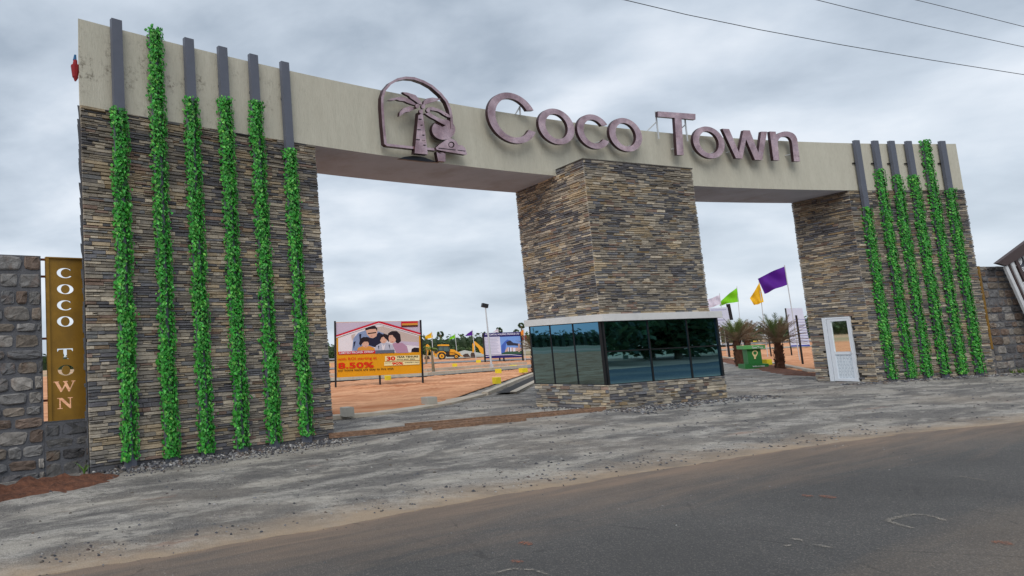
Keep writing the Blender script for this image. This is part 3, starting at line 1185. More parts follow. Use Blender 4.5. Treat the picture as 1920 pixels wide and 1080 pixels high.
ST_F = [(4, 5, 6, 7), (0, 1, 5, 4), (1, 2, 6, 5), (2, 3, 7, 6), (3, 0, 4, 7)]


def face_arc(a0):
    return lambda s, off, z: gp(a0 - s * DEG_PER_M, -off, z)


def face_line(A, B):
    A, B = Vector((A[0], A[1], 0)), Vector((B[0], B[1], 0))
    d = (B - A).normalized()
    n = Vector((d.y, -d.x, 0))
    return lambda s, off, z: A + d * s + n * off + Vector((0, 0, z))


pil = {}
mb = MB()
arc_block(mb, AL0 - 0.01, AL1 + 0.01, 0.02, THK - 0.02, -0.3, HS - 0.002, 10)
pil['L'] = mb.build('pillar', M['core'], gate)
pil['L']['label'] = 'wide stone clad left pillar behind six fins'
LL = (AL0 - AL1) / DEG_PER_M
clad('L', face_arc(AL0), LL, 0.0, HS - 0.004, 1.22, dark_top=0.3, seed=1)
cem = MB()
arc_block(cem, AL0 - 0.01, AL1 + 0.01, -0.004, 0.018, -0.28, -0.002, 10)
cem.build('plinth', M['cement'], pil['L'])
# rough cement edge where the cladding ends on the left side
cem = MB()
zz = -0.1
while zz < HS:
    hh = rnd.uniform(0.05, 0.16)
    a, b = gp(AL0, 0.03), bk(AL0, 0.5)
    o_ = rnd.uniform(0.0, 0.035)
    l_ = -g_right(AL0)
    cem.hexa([a + Vector((0, 0, zz)), b + Vector((0, 0, zz)), b + l_ * o_ + Vector((0, 0, zz)), a + l_ * (0.012 + o_) + Vector((0, 0, zz)),
              a + Vector((0, 0, min(HS, zz + hh))), b + Vector((0, 0, min(HS, zz + hh))), b + l_ * o_ + Vector((0, 0, min(HS, zz + hh))), a + l_ * (0.02 + o_) + Vector((0, 0, min(HS, zz + hh)))])
    zz += hh
cem.build('rough_edge', M['mortar'], pil['L'])
# right-hand (inner) face of the left pillar
A, B = gp(AL1, 0), gp(AL1, THK)
clad('L', face_line(A, B), THK, 0.0, HS - 0.004, 1.0, seed=2)

mb = MB()
arc_block(mb, AR0 - 0.03, AR1 + 0.01, 0.02, THK - 0.02, -0.3, HS - 0.002, 8)
pil['R'] = mb.build('pillar', M['core'], gate)
pil['R']['label'] = 'stone clad right pillar with a white door in its side'
LR = (AR0 - AR1) / DEG_PER_M
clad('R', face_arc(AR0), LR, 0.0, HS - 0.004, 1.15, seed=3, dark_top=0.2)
A, B = gp(AR0, THK), gp(AR0, 0)
RSIDE = face_line(A, B)
D0 = on_plane(1560, 716, A, (RSIDE(0, 1, 0) - RSIDE(0, 0, 0)))
D1 = on_plane(1612, 716, A, (RSIDE(0, 1, 0) - RSIDE(0, 0, 0)))
s0, s1 = (Vector((D0.x, D0.y, 0)) - Vector((A.x, A.y, 0))).length, (Vector((D1.x, D1.y, 0)) - Vector((A.x, A.y, 0))).length
DH = zat(D1, 593)
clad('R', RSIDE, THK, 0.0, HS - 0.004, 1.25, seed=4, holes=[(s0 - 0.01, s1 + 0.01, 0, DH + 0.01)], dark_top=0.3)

# centre pillar (above the booth), standing proud of the beam
F_ = Vector((9.382, 15.969, 0))
d1 = Vector((0.92978, 0.36811, 0))
nI = Vector((-0.36811, 0.92978, 0))
Rr_ = F_ + d1 * 3.984
B_ = Vector((8.93, 18.584, 0))
BR_ = gp(a_of((12.5, 20.1)), THK - 0.03)
HC = 6.05
ZS = 2.235


def quad_prism(mb, pts, z0, z1, mi=0, inset=0.0):
    c = sum((Vector(p) for p in pts), Vector((0, 0, 0))) / 4
    q = [Vector(p) + (c - Vector(p)).normalized() * inset for p in pts]
    mb.hexa([Vector((p.x, p.y, z0)) for p in q] + [Vector((p.x, p.y, z1)) for p in q], mi)


mb = MB()
quad_prism(mb, [F_, Rr_, BR_, B_], ZS, HC - 0.001, 0, 0.03)
pil['C'] = mb.build('pillar', M['core'], gate)
pil['C']['label'] = 'stone clad centre pillar rising from the roof of the glazed booth'
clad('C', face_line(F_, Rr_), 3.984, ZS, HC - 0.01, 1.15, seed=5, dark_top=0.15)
clad('C', face_line(B_, F_), (B_ - F_).length, ZS, HC - 0.01, 1.4, seed=6, lens=(0.11, 0.36))
mb = MB()
cap_q = [F_ + (F_ - BR_).normalized() * 0.04, Rr_ + (Rr_ - B_).normalized() * 0.04]
quad_prism(mb, [cap_q[0], cap_q[1], Rr_ + (BR_ - Rr_) * 0.33, F_ + (B_ - F_) * 0.40 - d1 * 0.03], HC - 0.008, HC + 0.02, 0)
mb.build('cap_strip', M['core'], pil['C'])

# fins, their brackets, and the artificial ivy wound round them
g_fins = 'steel fins fixed up the gate pillars'
g_vine = 'strips of artificial ivy on the steel fins'
LT = (0.035, 0.25)


def vine_strip(mb, fp, width, depth, z0, z1, seed, gaps):
    """fp(s, off, z): s across the fin, off proud of the wall; leaves wrap its front and sides"""
    rr = random.Random(seed)
    z = z0
    dens = 500
    n = int((z1 - z0) * dens)
    for _ in range(n):
        z = rr.uniform(z0, z1)
        side = rr.random()
        thin = noise.noise((seed * 3.1, z * 0.8, 0))
        u = rr.uniform(-0.68, 0.68)
        if gaps and abs(u + 0.22 * noise.noise((z * 0.9, seed, 5))) < 0.17 and thin > 0.02 and rr.random() < 0.85:
            continue
        if side < 0.74:
            c = fp(u * width, depth + rr.uniform(0.004, 0.055), z)
            nx = u * 1.1 + rr.uniform(-0.5, 0.5)
        else:
            sg = -1 if rr.random() < 0.5 else 1
            c = fp(sg * (width / 2 + rr.uniform(0.0, 0.05)), rr.uniform(0.0, depth + 0.02), z)
            nx = sg * rr.uniform(0.5, 1.3)
        X = (fp(1, 0, 0) - fp(0, 0, 0)).normalized()
        N = (fp(0, 1, 0) - fp(0, 0, 0)).normalized()
        c = c + N * (0.02 * noise.noise((z * 2.3, seed, 1))) + X * (0.05 * noise.noise((z * 1.6, seed, 8)))
        L = rr.uniform(0.034, 0.068)
        if rr.random() < 0.025:
            c = c + X * rr.uniform(-0.06, 0.06) + N * rr.uniform(0.02, 0.06)
        wd = L * rr.uniform(0.62, 0.85)
        nrm = (N * 1.0 + X * nx + Vector((0, 0, rr.uniform(-0.1, 0.9)))).normalized()
        ax = X * rr.uniform(-1, 1) + Vector((0, 0, -0.8)) + N * 0.35
        ax = (ax - nrm * ax.dot(nrm)).normalized()
        bx = nrm.cross(ax)
        hl = rr.random() < 0.2
        k = rr.uniform(0.45, 1.1) * (1.6 if hl else 1.0)
        tone = (k * rr.uniform(0.7, 1.4) * (2.0 if hl else 1.0), k, k * rr.uniform(0.7, 1.1) * (1.5 if hl else 1))
        base, tip = c - ax * L * 0.5, c + ax * L * 0.75 - nrm * L * 0.15
        l_, r_ = c + bx * wd * 0.6 + nrm * L * 0.12, c - bx * wd * 0.6 + nrm * L * 0.12
        m_ = c - nrm * 0.002
        mb.mesh([base, r_, tip, l_, m_], [(0, 1, 4), (1, 2, 4), (2, 3, 4), (3, 0, 4)], 0, tone)


FINS = []
# (px of fin left, right at its top; row where the ivy starts, ivy bottom z)
for k, (xa, xb, yt, yv, zb) in enumerate([(207.4, 231.9, 50, 203, 0.02), (280, 304, 66, 60, -0.02), (344.5, 366.5, 85, 182, -0.02), (408, 430, 99, 182, -0.03), (467, 486.5, 113, 189, 0.0), (526.2, 544.7, 128, 279, 0.06)]):
    FINS.append(('left', k, xa, xb, yt, yv, zb))
for k, (xa, xb, yt, yv, zb) in enumerate([(1602.5, 1613.5, 267, 388, 0.06), (1637, 1649, 267, 317, 0.05), (1668, 1679, 268, 328, 0.05), (1700, 1711, 268, 328, 0.08), (1731, 1744, 269, 264, 0.08), (1763.5, 1774, 269, 353, 0.06)]):
    FINS.append(('right', k, xa, xb, yt, yv, zb))
ORD = ['first', 'second', 'third', 'fourth', 'fifth', 'sixth']
for side, k, xa, xb, yt, yv, zb in FINS:
    depth0 = 0.13
    P = at((xa + xb) / 2, yt + (2 if side == 'left' else 1), HT)
    a = a_of(P)
    # pull onto the front of the fin: viewed from the camera the front stands proud of the wall
    v = ray((xa + xb) / 2, yt)
    best = min((abs((Vector((v.x, v.y, 0)).normalized() * 1e3).cross(gp(aa, -depth0)).z), aa) for aa in [a + q * 0.005 for q in range(-120, 121)])
    a = best[1]
    X, N = g_right(a), g_normal(a)
    O = gp(a, 0)
    fp = (lambda O, X, N: (lambda s, off, z: O + X * s + N * off + Vector((0, 0, z))))(O, X, N)
    ztop = HT + (0.10 if side == 'left' else 0.06)
    w_ = 0.20
    i = len(FINS)
    root = empty('steel_fin', fp(0, 0.08, zb - 0.08), '', 'fin', g_fins)
    zv = zat(fp(0, depth0, 0), yv)
    if zv > ztop - 0.3:
        zv = ztop + 0.04
        lab = '%s steel fin from the outer end of the %s pillar, ivy to its top' % (ORD[k] if side == 'left' else ORD[5 - k], side)
    else:
        lab = '%s steel fin from the outer end of the %s pillar, bare at its top' % (ORD[k] if side == 'left' else ORD[5 - k], side)
    root['label'] = lab
    mb = MB()
    c = fp(0, 0.09, (ztop + zb - 0.12) / 2)
    mb.box(c, (w_, 0.075, ztop - zb + 0.12), 0, X, N, (0, 0, 1))
    mb.build('box_section', M['fin'], root)
    for zq in (HT - 0.65, 4.2, 2.2, 0.7):
        bb = MB()
        bb.box(fp(0, 0.026, zq), (w_ * 0.7, 0.055, 0.05), 0, X, N, (0, 0, 1))
        if zq > 6 and side == 'right':
            bb.box(fp(-w_ / 2 - 0.035, 0.03, zq), (0.075, 0.03, 0.03), 0, X, N, (0, 0, 1))
        bb.build('bracket', M['fin_dark'], root)
    mb = MB()
    vine_strip(mb, fp, w_, depth0, zb + 0.03, zv, 11 * (k + 1) + (0 if side == 'left' else 200), True)
    # plastic mesh backing the leaves, in patches
    zz = zb + 0.05
    while zz < zv - 0.1:
        hh = rnd.uniform(0.06, 0.14)
        for u0 in (-0.5, 0.14):
            mb.box(fp((u0 + 0.18) * w_, depth0 + 0.003, zz + hh / 2), (w_ * rnd.uniform(0.24, 0.4), 0.006, hh), 1, X, N, (0, 0, 1))
        zz += hh
    vo = mb.build('ivy_garland', [M['vine'], M['vine_mesh']], None, origin=fp(0, 0.09, zb))
    how = 'reaching above the fascia' if zv > ztop else ('stopping at the fascia foot' if zv < 5.95 else 'ending halfway up the fascia')
    tag(vo, 'ivy on %s fin from outer end of %s pillar, %s' % (ORD[k] if side == 'left' else ORD[5 - k], side, how), 'garland', g_vine)
# ------------------------------------------------------------------ glazed guard booth
booth = empty('guard_booth', F_ + Vector((2, 1.2, 0)), 'glazed guard booth with stone base and white roof slab under the centre pillar', 'booth')
P1 = F_ - d1 * 0.05 - nI * 0.06
P2 = F_ + d1 * 4.17 - nI * 0.06
P3 = at(1006.7, 761.7, 0.0)
P3 = Vector((P3.x, P3.y, 0))
P4 = P3 + (P2 - P1) + Vector((0, 0.4, 0))
dl = (P3 - P1).normalized()
ZG = 0.57
mb = MB()
quad_prism(mb, [P1, P2, P4, P3], -0.3, ZG - 0.02, 0, 0.05)
bwall = mb.build('base_wall', M['core'], booth)
clad('B', face_line(P1, P2), (P2 - P1).length, -0.06, ZG, 1.15, seed=9, lens=(0.14, 0.42), rowh=(0.06, 0.085))
clad('B', face_line(P3, P1), (P3 - P1).length, -0.06, ZG, 1.3, seed=10, lens=(0.12, 0.4), rowh=(0.06, 0.085))
clad('B', face_line(P2, P4), (P4 - P2).length, -0.06, ZG, 1.3, seed=12, lens=(0.14, 0.42), rowh=(0.06, 0.085))

# roof slab
mb = MB()
s1_ = P1 - d1 * 0.11 - nI * 0.13
s2_ = P2 + d1 * 0.02 - nI * 0.13
s3_ = P3 + dl * 0.04 - d1 * 0.12
s4_ = P4 + Vector((0, 0.4, 0))
quad_prism(mb, [s1_, s2_, s4_, s3_], ZS - 0.165, ZS, 0)
mb.build('roof_slab', M['white_slab'], booth)

# glass: left face of three tall panes, front of three columns by two rows
def glazing(A, B, cols, rows_, z0, z1, inset):
    A, B = Vector(A), Vector(B)
    d = (B - A).normalized()
    n = Vector((d.y, -d.x, 0))
    L = (B - A).length
    A = A - n * inset
    fr = MB()
    for c in cols:
        fr.box(A + d * (c * L) + Vector((0, 0, (z0 + z1) / 2)) - n * 0.016, (0.055 if rows_[1] < 0.99 else 0.03, 0.07, z1 - z0 - 0.004), 0, d, n, (0, 0, 1))
    for r_ in rows_:
        fr.box(A + d * (L / 2) + Vector((0, 0, z0 + (z1 - z0) * r_)) - n * 0.018, (L - 0.04, 0.055, 0.03), 0, d, n, (0, 0, 1))
    fr.build('window_frame', M['black_frame'], booth)
    rs = [0] + [r_ for r_ in rows_ if 0.02 < r_ < 0.98] + [1]
    for c0, c1 in zip(cols[:-1], cols[1:]):
        for q0, q1 in zip(rs[:-1], rs[1:]):
            g = MB()
            zz0, zz1 = z0 + (z1 - z0) * q0 + 0.005, z0 + (z1 - z0) * q1 - 0.005
            g.box(A + d * ((c0 + c1) / 2 * L) + Vector((0, 0, (zz0 + zz1) / 2)) + n * 0.004, ((c1 - c0) * L - 0.012, 0.008, zz1 - zz0), 0, d, n, (0, 0, 1))
            g.build('glass_pane', M['glass'], booth)


ZT = ZS - 0.167
glazing(P1, P2, [0.0, 0.375, 0.715, 1.0], [0.0, 0.52, 1.0], ZG + 0.002, ZT, 0.02)
glazing(P3, P1, [0.0, 0.30, 0.62, 1.0], [0.0, 1.0], ZG + 0.002, ZT, 0.02)
glazing(P2, P4, [0.0, 0.5, 1.0], [0.0, 1.0], ZG + 0.002, ZT, 0.02)
mb = MB()
mb.hexa([Vector((p.x, p.y, ZG + 0.0)) for p in (P3 + Vector((0.2, -0.1, 0)), P4 + Vector((-.2, -0.1, 0)), P4, P3)] + [Vector((p.x, p.y, ZT)) for p in (P3 + Vector((0.2, -0.1, 0)), P4 + Vector((-.2, -0.1, 0)), P4, P3)])
mb.build('back_wall', M['interior'], booth)
# a bench and a white bag seen dimly through the glass
bag = MB()
c = P1 + d1 * 2.65 + nI * 0.35 + Vector((0, 0, ZG + 0.25))
for k in range(6):
    for j in range(10):
        pass
ringp = []
for k in range(5):
    zz = k / 4
    rr_ = 0.13 * math.sqrt(max(0.02, 1 - (zz - 0.35) ** 2 * 2.2))
    ringp.append([c + Vector((rr_ * math.cos(j * 0.628) * (1 + 0.2 * noise.noise((j, k, 1))), rr_ * 0.8 * math.sin(j * 0.628), (zz - 0.5) * 0.26)) for j in range(10)])
vs = [p for r_ in ringp for p in r_]
bag.mesh(vs, [(i * 10 + j, i * 10 + (j + 1) % 10, (i + 1) * 10 + (j + 1) % 10, (i + 1) * 10 + j) for i in range(4) for j in range(10)] + [tuple(range(40, 50))])
tag(bag.build('plastic_bag', M['white_print'], None, True, origin=c), 'white plastic bag on the ledge behind the booth front glass', 'bag')

# ------------------------------------------------------------------ stones: the 300 largest in view of the gate singly, the rest joined
by_owner = {'L': pil['L'], 'R': pil['R'], 'C': pil['C'], 'B': bwall}


def emit_stones(keys, limit):
    lst = sorted([s for s in stones if s[2] in keys], key=lambda s: -s[3])
    for P, tone, key, a in lst[:limit]:
        m_ = MB()
        m_.mesh(P, ST_F, 0, tone)
        m_.build('stone', M['stone'], by_owner[key])
    for key in keys:
        m_ = MB()
        for P, tone, k2, a in lst[limit:]:
            if k2 == key:
                m_.mesh(P, ST_F, 0, tone)
        o = m_.build('stone_cladding', M['stone'], by_owner[key])
        o['kind'] = 'stuff'


emit_stones(('L', 'C', 'R'), 300)
emit_stones(('B',), 230)

# ------------------------------------------------------------------ white door in the side of the right pillar
sd0, sd1 = s0, s1
def dp(s, off, z):
    return RSIDE(s, off, z)


door = empty('door', dp((sd0 + sd1) / 2, 0.02, 0), '', 'door')
door['label'] = 'white half glazed door with mirrored pane in the side of the right pillar'
X, N = (dp(1, 0, 0) - dp(0, 0, 0)).normalized(), (dp(0, 1, 0) - dp(0, 0, 0)).normalized()
W_ = sd1 - sd0


def dbox(mb, u0, u1, z0, z1, o0, o1, mi=0):
    mb.box(dp(sd0 + (u0 + u1) / 2 * W_, (o0 + o1) / 2, (z0 + z1) / 2), ((u1 - u0) * W_, o1 - o0, z1 - z0), mi, X, N, (0, 0, 1))


m_ = MB()
dbox(m_, 0.0, 0.14, 0.0, DH, -0.02, 0.06)
dbox(m_, 0.965, 1.0, 0.0, DH, -0.02, 0.05)
dbox(m_, 0.141, 0.964, DH - 0.05, DH, -0.02, 0.05)
m_.build('door_frame', M['white_upvc'], door)
leaf = MB()
ZM = DH * 0.44
for (u0, u1, z0, z1) in ((0.16, 0.30, 0.01, DH - 0.055), (0.89, 0.96, 0.01, DH - 0.055), (0.301, 0.889, 0.01, 0.09), (0.301, 0.889, ZM - 0.05, ZM + 0.04), (0.301, 0.889, DH - 0.13, DH - 0.055)):
    dbox(leaf, u0, u1, z0, z1, 0.0, 0.045)
lf = leaf.build('door_leaf', M['white_upvc'], door)
m_ = MB()
dbox(m_, 0.302, 0.888, 0.092, ZM - 0.052, 0.008, 0.022)
m_.build('lower_panel', M['white_film'], door)
m_ = MB()
zz = 0.12
r2 = random.Random(5)
while zz < ZM - 0.08:
    u = 0.33
    while u < 0.85:
        l_ = r2.uniform(0.04, 0.10)
        dbox(m_, u, min(0.86, u + l_), zz, zz + 0.014, 0.0225, 0.0235)
        u += l_ + 0.035
    zz += 0.045
m_.build('film_print', M['film_line'], door)
m_ = MB()
dbox(m_, 0.302, 0.888, ZM + 0.042, DH - 0.132, 0.010, 0.018)
m_.build('glass_pane', M['mirror'], door)
m_ = MB()
dbox(m_, 0.91, 0.935, ZM - 0.02, ZM + 0.10, 0.0455, 0.075)
m_.build('handle', M['white_metal'], lf if False else door)

# ------------------------------------------------------------------ boundary walls of rough quarried stone
RPAL = [srgb(132, 130, 129), srgb(112, 112, 114), srgb(138, 128, 118), srgb(98, 96, 98), srgb(122, 106, 96), srgb(150, 145, 140)]


def rubble_wall(root, A, B, z0, z1, depth, seed, gain=1.0, ztop=None, rowh=(0.16, 0.28), wd=(0.2, 0.58), limit=300, skip=None, jut=1.0):
    """front face from A to B (left to right seen from the road)"""
    rr = random.Random(seed)
    A, B = Vector((A[0], A[1], 0)), Vector((B[0], B[1], 0))
    d = (B - A).normalized()
    n = Vector((d.y, -d.x, 0))
    L = (B - A).length
    core = MB()
    q = [A, B, B - n * depth, A - n * depth]
    core.hexa([p + Vector((0, 0, z0 - 0.3)) for p in q] + [p + Vector((0, 0, z1)) for p in q])
    co = core.build('mortar_core', M['mortar'], root)
    z = z0
    cnt = 0
    while z < z1 - 0.05:
        h = min(rr.uniform(*rowh), z1 - z)
        if z1 - z - h < 0.1:
            h = z1 - z
        s = -rr.random() * 0.2
        while s < L:
            w_ = rr.uniform(*wd)
            a, b = max(0.0, s), min(L, s + w_)
            s += w_
            if b - a < 0.07:
                continue
            g = 0.007
            za, zb = z + g + rr.uniform(0, 0.016), z + h - g - rr.uniform(0, 0.016) + (rr.uniform(0, 0.03) if z + h > z1 - 0.01 else 0)
            if skip and skip((a + b) / 2, (za + zb) / 2):
                continue
            a, b = a + g, b - g
            cx_, cz_ = (a + b) / 2, (za + zb) / 2
            ring = []
            m = 10
            for k in range(m):
                t = 2 * math.pi * (k + 0.5 * rr.random()) / m
                ct, st = math.cos(t), math.sin(t)
                e = rr.uniform(0.32, 0.55)
                x_ = math.copysign(abs(ct) ** e, ct) * (b - a) / 2 * rr.uniform(0.87, 1.02)
                z_ = math.copysign(abs(st) ** e, st) * (zb - za) / 2 * rr.uniform(0.84, 1.03)
                ring.append((cx_ + x_, cz_ + z_))
            out = rr.uniform(0.012, 0.04) * jut
            P = lambda x_, z_, o_: A + d * x_ + n * o_ + Vector((0, 0, z_))
            r0 = [P(x_, z_, -0.02) for x_, z_ in ring]
            r1 = [P(cx_ + (x_ - cx_) * 0.97, cz_ + (z_ - cz_) * 0.96, out * 0.7) for x_, z_ in ring]
            r2_ = [P(cx_ + (x_ - cx_) * 0.80, cz_ + (z_ - cz_) * 0.76, out + rr.uniform(-0.016, 0.016)) for x_, z_ in ring]
            cpt = P(cx_ + rr.uniform(-.05, .05) * (b - a), cz_, out * 1.15)
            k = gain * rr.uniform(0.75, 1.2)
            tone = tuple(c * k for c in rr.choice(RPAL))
            m_ = MB()
            m_.mesh(r0 + r1 + r2_ + [cpt], [(i, (i + 1) % m, (i + 1) % m + m, i + m) for i in range(m)] + [(i + m, (i + 1) % m + m, (i + 1) % m + 2 * m, i + 2 * m) for i in range(m)] + [(i + 2 * m, (i + 1) % m + 2 * m, 3 * m) for i in range(m)], 0, tone)
            m_.build('stone', M['rubble'], root, False)
            cnt += 1
        z += h
    return co


# left: wall with the pierced bronze panel let into it beside the pillar
WA = gp(AL0, 0.28) - g_right(AL0) * 0.015
wdir = Vector((-0.86, -0.51, 0)).normalized()
wn = Vector((wdir.y, -wdir.x, 0)) * -1
wn = Vector((0.51, -0.86, 0))          # towards the road
GLn = wn.normalized()


def wl_s(px, py):
    p = on_plane(px, py, WA, GLn)
    return (Vector((p.x, p.y, 0)) - Vector((WA.x, WA.y, 0))).dot(wdir), p.z


sg, ztop_w = wl_s(76, 480)
s_in, zbot_p = wl_s(84, 792)
s_r, _ = wl_s(160, 787)
WLEND = 3.4
lw = empty('boundary_wall', WA + wdir * 1.5 - GLn * 0.2, 'dark rubble stone boundary wall left of the gate, with a bronze panel let in', 'wall')
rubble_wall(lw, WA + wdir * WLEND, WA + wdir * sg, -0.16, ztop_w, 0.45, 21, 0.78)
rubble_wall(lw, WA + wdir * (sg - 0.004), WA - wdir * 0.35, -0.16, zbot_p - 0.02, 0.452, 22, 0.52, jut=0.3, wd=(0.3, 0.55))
# top course, rounded stones
# bronze panel pierced with letters
pan = empty('pierced_panel', WA + wdir * ((s_in + s_r) / 2) + Vector((0, 0, zbot_p)), 'bronze metal panel pierced with white letters between rubble wall and left pillar', 'panel')
PO = WA + GLn * (-0.03)


def pan_pt(px, py):
    p = on_plane(px, py, PO, GLn)
    return (Vector((p.x, p.y, 0)) - Vector((PO.x, PO.y, 0))).dot(-wdir), p.z


def ell(cx_, cy_, rx, ry, a0=0, a1=360, n=28):
    return [(cx_ + rx * math.cos(R(a0 + (a1 - a0) * k / n)), cy_ + ry * math.sin(R(a0 + (a1 - a0) * k / n))) for k in range(n + (0 if abs(a1 - a0) >= 360 else 1))]


def gl_O(x0, y0, x1, y1):
    cx_, cy_, rx, ry = (x0 + x1) / 2, (y0 + y1) / 2, (x1 - x0) / 2, (y1 - y0) / 2
    return [ell(cx_, cy_, rx, ry)], [ell(cx_, cy_, rx * 0.50, ry * 0.86)]


def gl_C(x0, y0, x1, y1):
    cx_, cy_, rx, ry = (x0 + x1) / 2 + (x1 - x0) * 0.08, (y0 + y1) / 2, (x1 - x0) * 0.58, (y1 - y0) / 2
    out = ell(cx_, cy_, rx, ry, 38, 322, 30)
    inn = ell(cx_ + rx * 0.12, cy_, rx * 0.60, ry * 0.84, 318, 44, 26)
    return [out[:] + [(x1, y0 + (y1 - y0) * 0.22)] + inn + [(x1 - (x1 - x0) * .02, y1 - (y1 - y0) * 0.34), (x1, y1)]], []


def gl_T(x0, y0, x1, y1):
    w_, h = x1 - x0, y1 - y0
    f = lambda u, v: (x0 + u * w_, y0 + v * h)
    return [[f(0, 1), f(1, 1), f(1, .72), f(.95, .72), f(.88, .9), f(.62, .92), f(.62, .08), f(.74, .0), f(.26, 0), f(.38, .08), f(.38, .92), f(.12, .9), f(.05, .72), f(0, .72)]], []


def gl_W(x0, y0, x1, y1):
    w_, h = x1 - x0, y1 - y0
    f = lambda u, v: (x0 + u * w_, y0 + v * h)
    return [[f(0, 1), f(.27, 1), f(.27, .93), f(.22, .93), f(.38, .30), f(.50, .75), f(.45, .93), f(.42, .93), f(.42, 1), f(.66, 1), f(.66, .93), f(.60, .93), f(.74, .30), f(.87, .93), f(.80, .93), f(.80, 1), f(1, 1), f(1, .93), f(.94, .93), f(.72, 0), f(.66, 0), f(.53, .52), f(.36, 0), f(.30, 0), f(.06, .93), f(0, .93)]], []


def gl_N(x0, y0, x1, y1):
    w_, h = x1 - x0, y1 - y0
    f = lambda u, v: (x0 + u * w_, y0 + v * h)
    return [[f(0, 1), f(.34, 1), f(.78, .36), f(.78, .93), f(.66, .93), f(.66, 1), f(1, 1), f(1, .93), f(.88, .93), f(.88, 0), f(.78, 0), f(.24, .76), f(.24, .07), f(.36, .07), f(.36, 0), f(0, 0), f(0, .07), f(.13, .07), f(.13, .93), f(0, .93)]], []


u0, zt_ = pan_pt(84, 482)
u1, _ = pan_pt(159.5, 484)
_, zb_ = pan_pt(84, 791)
loops = [[(u0, zb_), (u1, zb_), (u1, zt_), (u0, zt_)]]
for fn, (x0, x1, y0, y1) in ((gl_C, (106, 133, 502.5, 521.5)), (gl_O, (106.5, 138, 533, 551.5)), (gl_C, (106.5, 133, 563, 582)), (gl_O, (106.5, 138, 593, 612.5)),
                             (gl_T, (107, 137, 653.5, 673)), (gl_O, (108, 139, 684, 704)), (gl_W, (100, 142, 714.5, 734.5)), (gl_N, (107, 137, 745.5, 766))):
    a, b = pan_pt(x0, (y0 + y1) / 2)[0], pan_pt(x1, (y0 + y1) / 2)[0]
    c_, d_ = pan_pt((x0 + x1) / 2, y1)[1], pan_pt((x0 + x1) / 2, y0)[1]
    o_, i_ = fn(a, c_, b, d_)
    loops += o_ + i_
mb = MB()
put(mb, curve_mesh(loops, 0.012), PO, -wdir, (0, 0, 1), GLn)
mb.build('pierced_sheet', M['gold'], pan)
fr = MB()
for (a, b, c_, d_) in ((u0, u0 + 0.05, zb_, zt_), (u1 - 0.03, u1, zb_, zt_)):
    fr.box(PO - wdir * ((a + b) / 2) + Vector((0, 0, (c_ + d_) / 2)) + GLn * 0.028, (b - a, 0.03, d_ - c_ - 0.004), 0, -wdir, GLn, (0, 0, 1))
fr.box(PO - wdir * ((u0 + u1) / 2) + Vector((0, 0, zt_ - 0.01)) + GLn * 0.03, (u1 - u0 - 0.004, 0.035, 0.02), 0, -wdir, GLn, (0, 0, 1))
fr.build('rim', M['gold'], pan)
fr = MB()
for py in (486, 518, 635):
    a, z_ = pan_pt(76, py)
    fr.box(PO - wdir * (u0 - 0.08) + Vector((0, 0, z_)) - GLn * 0.03, (0.26, 0.03, 0.035), 0, -wdir, GLn, (0, 0, 1))
a, z_ = pan_pt(76, 752)
fr.box(PO - wdir * (u0 - 0.08) + Vector((0, 0, z_)) - GLn * 0.03, (0.26, 0.03, 0.035), 0, -wdir, GLn, (0, 0, 1))
fr.build('fixing_lug', M['rust'], pan)

# right: the wall runs back from the pillar, with the same kind of panel seen edge on
RW0 = gp(AR1, 0.25) + g_right(AR1) * 0.02
rwd = Vector((0.955, 0.29, 0)).normalized()
rw = empty('boundary_wall', RW0 + rwd * 2, 'grey rubble stone boundary wall right of the gate behind slanting steel bars', 'wall')
zt2 = zat(RW0 + rwd * 0.7, 500)
rubble_wall(rw, RW0 + Vector((0.0, 0.0, 0)), RW0 + rwd * 0.62, -0.05, 0.75, 0.4, 31, 0.85, wd=(0.2, 0.5), rowh=(0.18, 0.30))
rubble_wall(rw, RW0 + rwd * 0.10 + Vector((-0.10, 0.34, 0)), RW0 + rwd * 0.62 + Vector((-0.10, 0.34, 0)), 0.76, zt2 - 0.05, 0.4, 33, 0.6, wd=(0.3, 0.6), rowh=(0.22, 0.34), jut=0.6)
rubble_wall(rw, RW0 + rwd * 0.624, RW0 + rwd * 3.4, -0.05, zt2, 0.45, 32, 0.8, wd=(0.22, 0.62), rowh=(0.17, 0.30))
p2 = empty('edge_on_panel', RW0 + rwd * 0.15 + Vector((0, 0, 0.8)), 'narrow bronze metal panel seen edge on between right pillar and rubble wall', 'panel')
mb = MB()
pc = gp(AR1, 0.03) + g_right(AR1) * 0.13
zpa, zpb = 0.79, zat(pc, 499)
mb.box(Vector((pc.x, pc.y, (zpa + zpb) / 2)) - g_normal(AR1) * 0.02 + rwd * 0.0, (0.10, 0.03, zpb - zpa), 0, rwd, Vector((rwd.y, -rwd.x, 0)), (0, 0, 1))
mb.build('rim', M['gold'], p2)
mb = MB()
mb.box(Vector((pc.x, pc.y, (zpa + zpb) / 2)) + rwd * 0.075 - g_normal(AR1) * 0.10, (0.03, 0.12, zpb - zpa - 0.02), 0, rwd, Vector((rwd.y, -rwd.x, 0)), (0, 0, 1))
mb.build('sheet', M['gold'], p2)

# slanting ornamental panel, brown frame with polished bars, cut off by the edge of the photograph
on = empty('ornamental_grille', at(1900, 690, 0) + Vector((0.3, -0.6, 0.9)), 'slanting brown steel grille with polished bars and swirl pattern at far right', 'grille')
ON_N = Vector((0.29, -0.955, 0)).normalized()
ON_O = RW0 + ON_N * 0.25


def op(px, py, o=0.0):
    return on_plane(px, py, ON_O + ON_N * o, ON_N)


def opbar(mb, a, b, wpx, thick, o, mi=0):
    A, B = op(*a, o), op(*b, o)
    mb.bar(A, B, wpx, thick, mi)


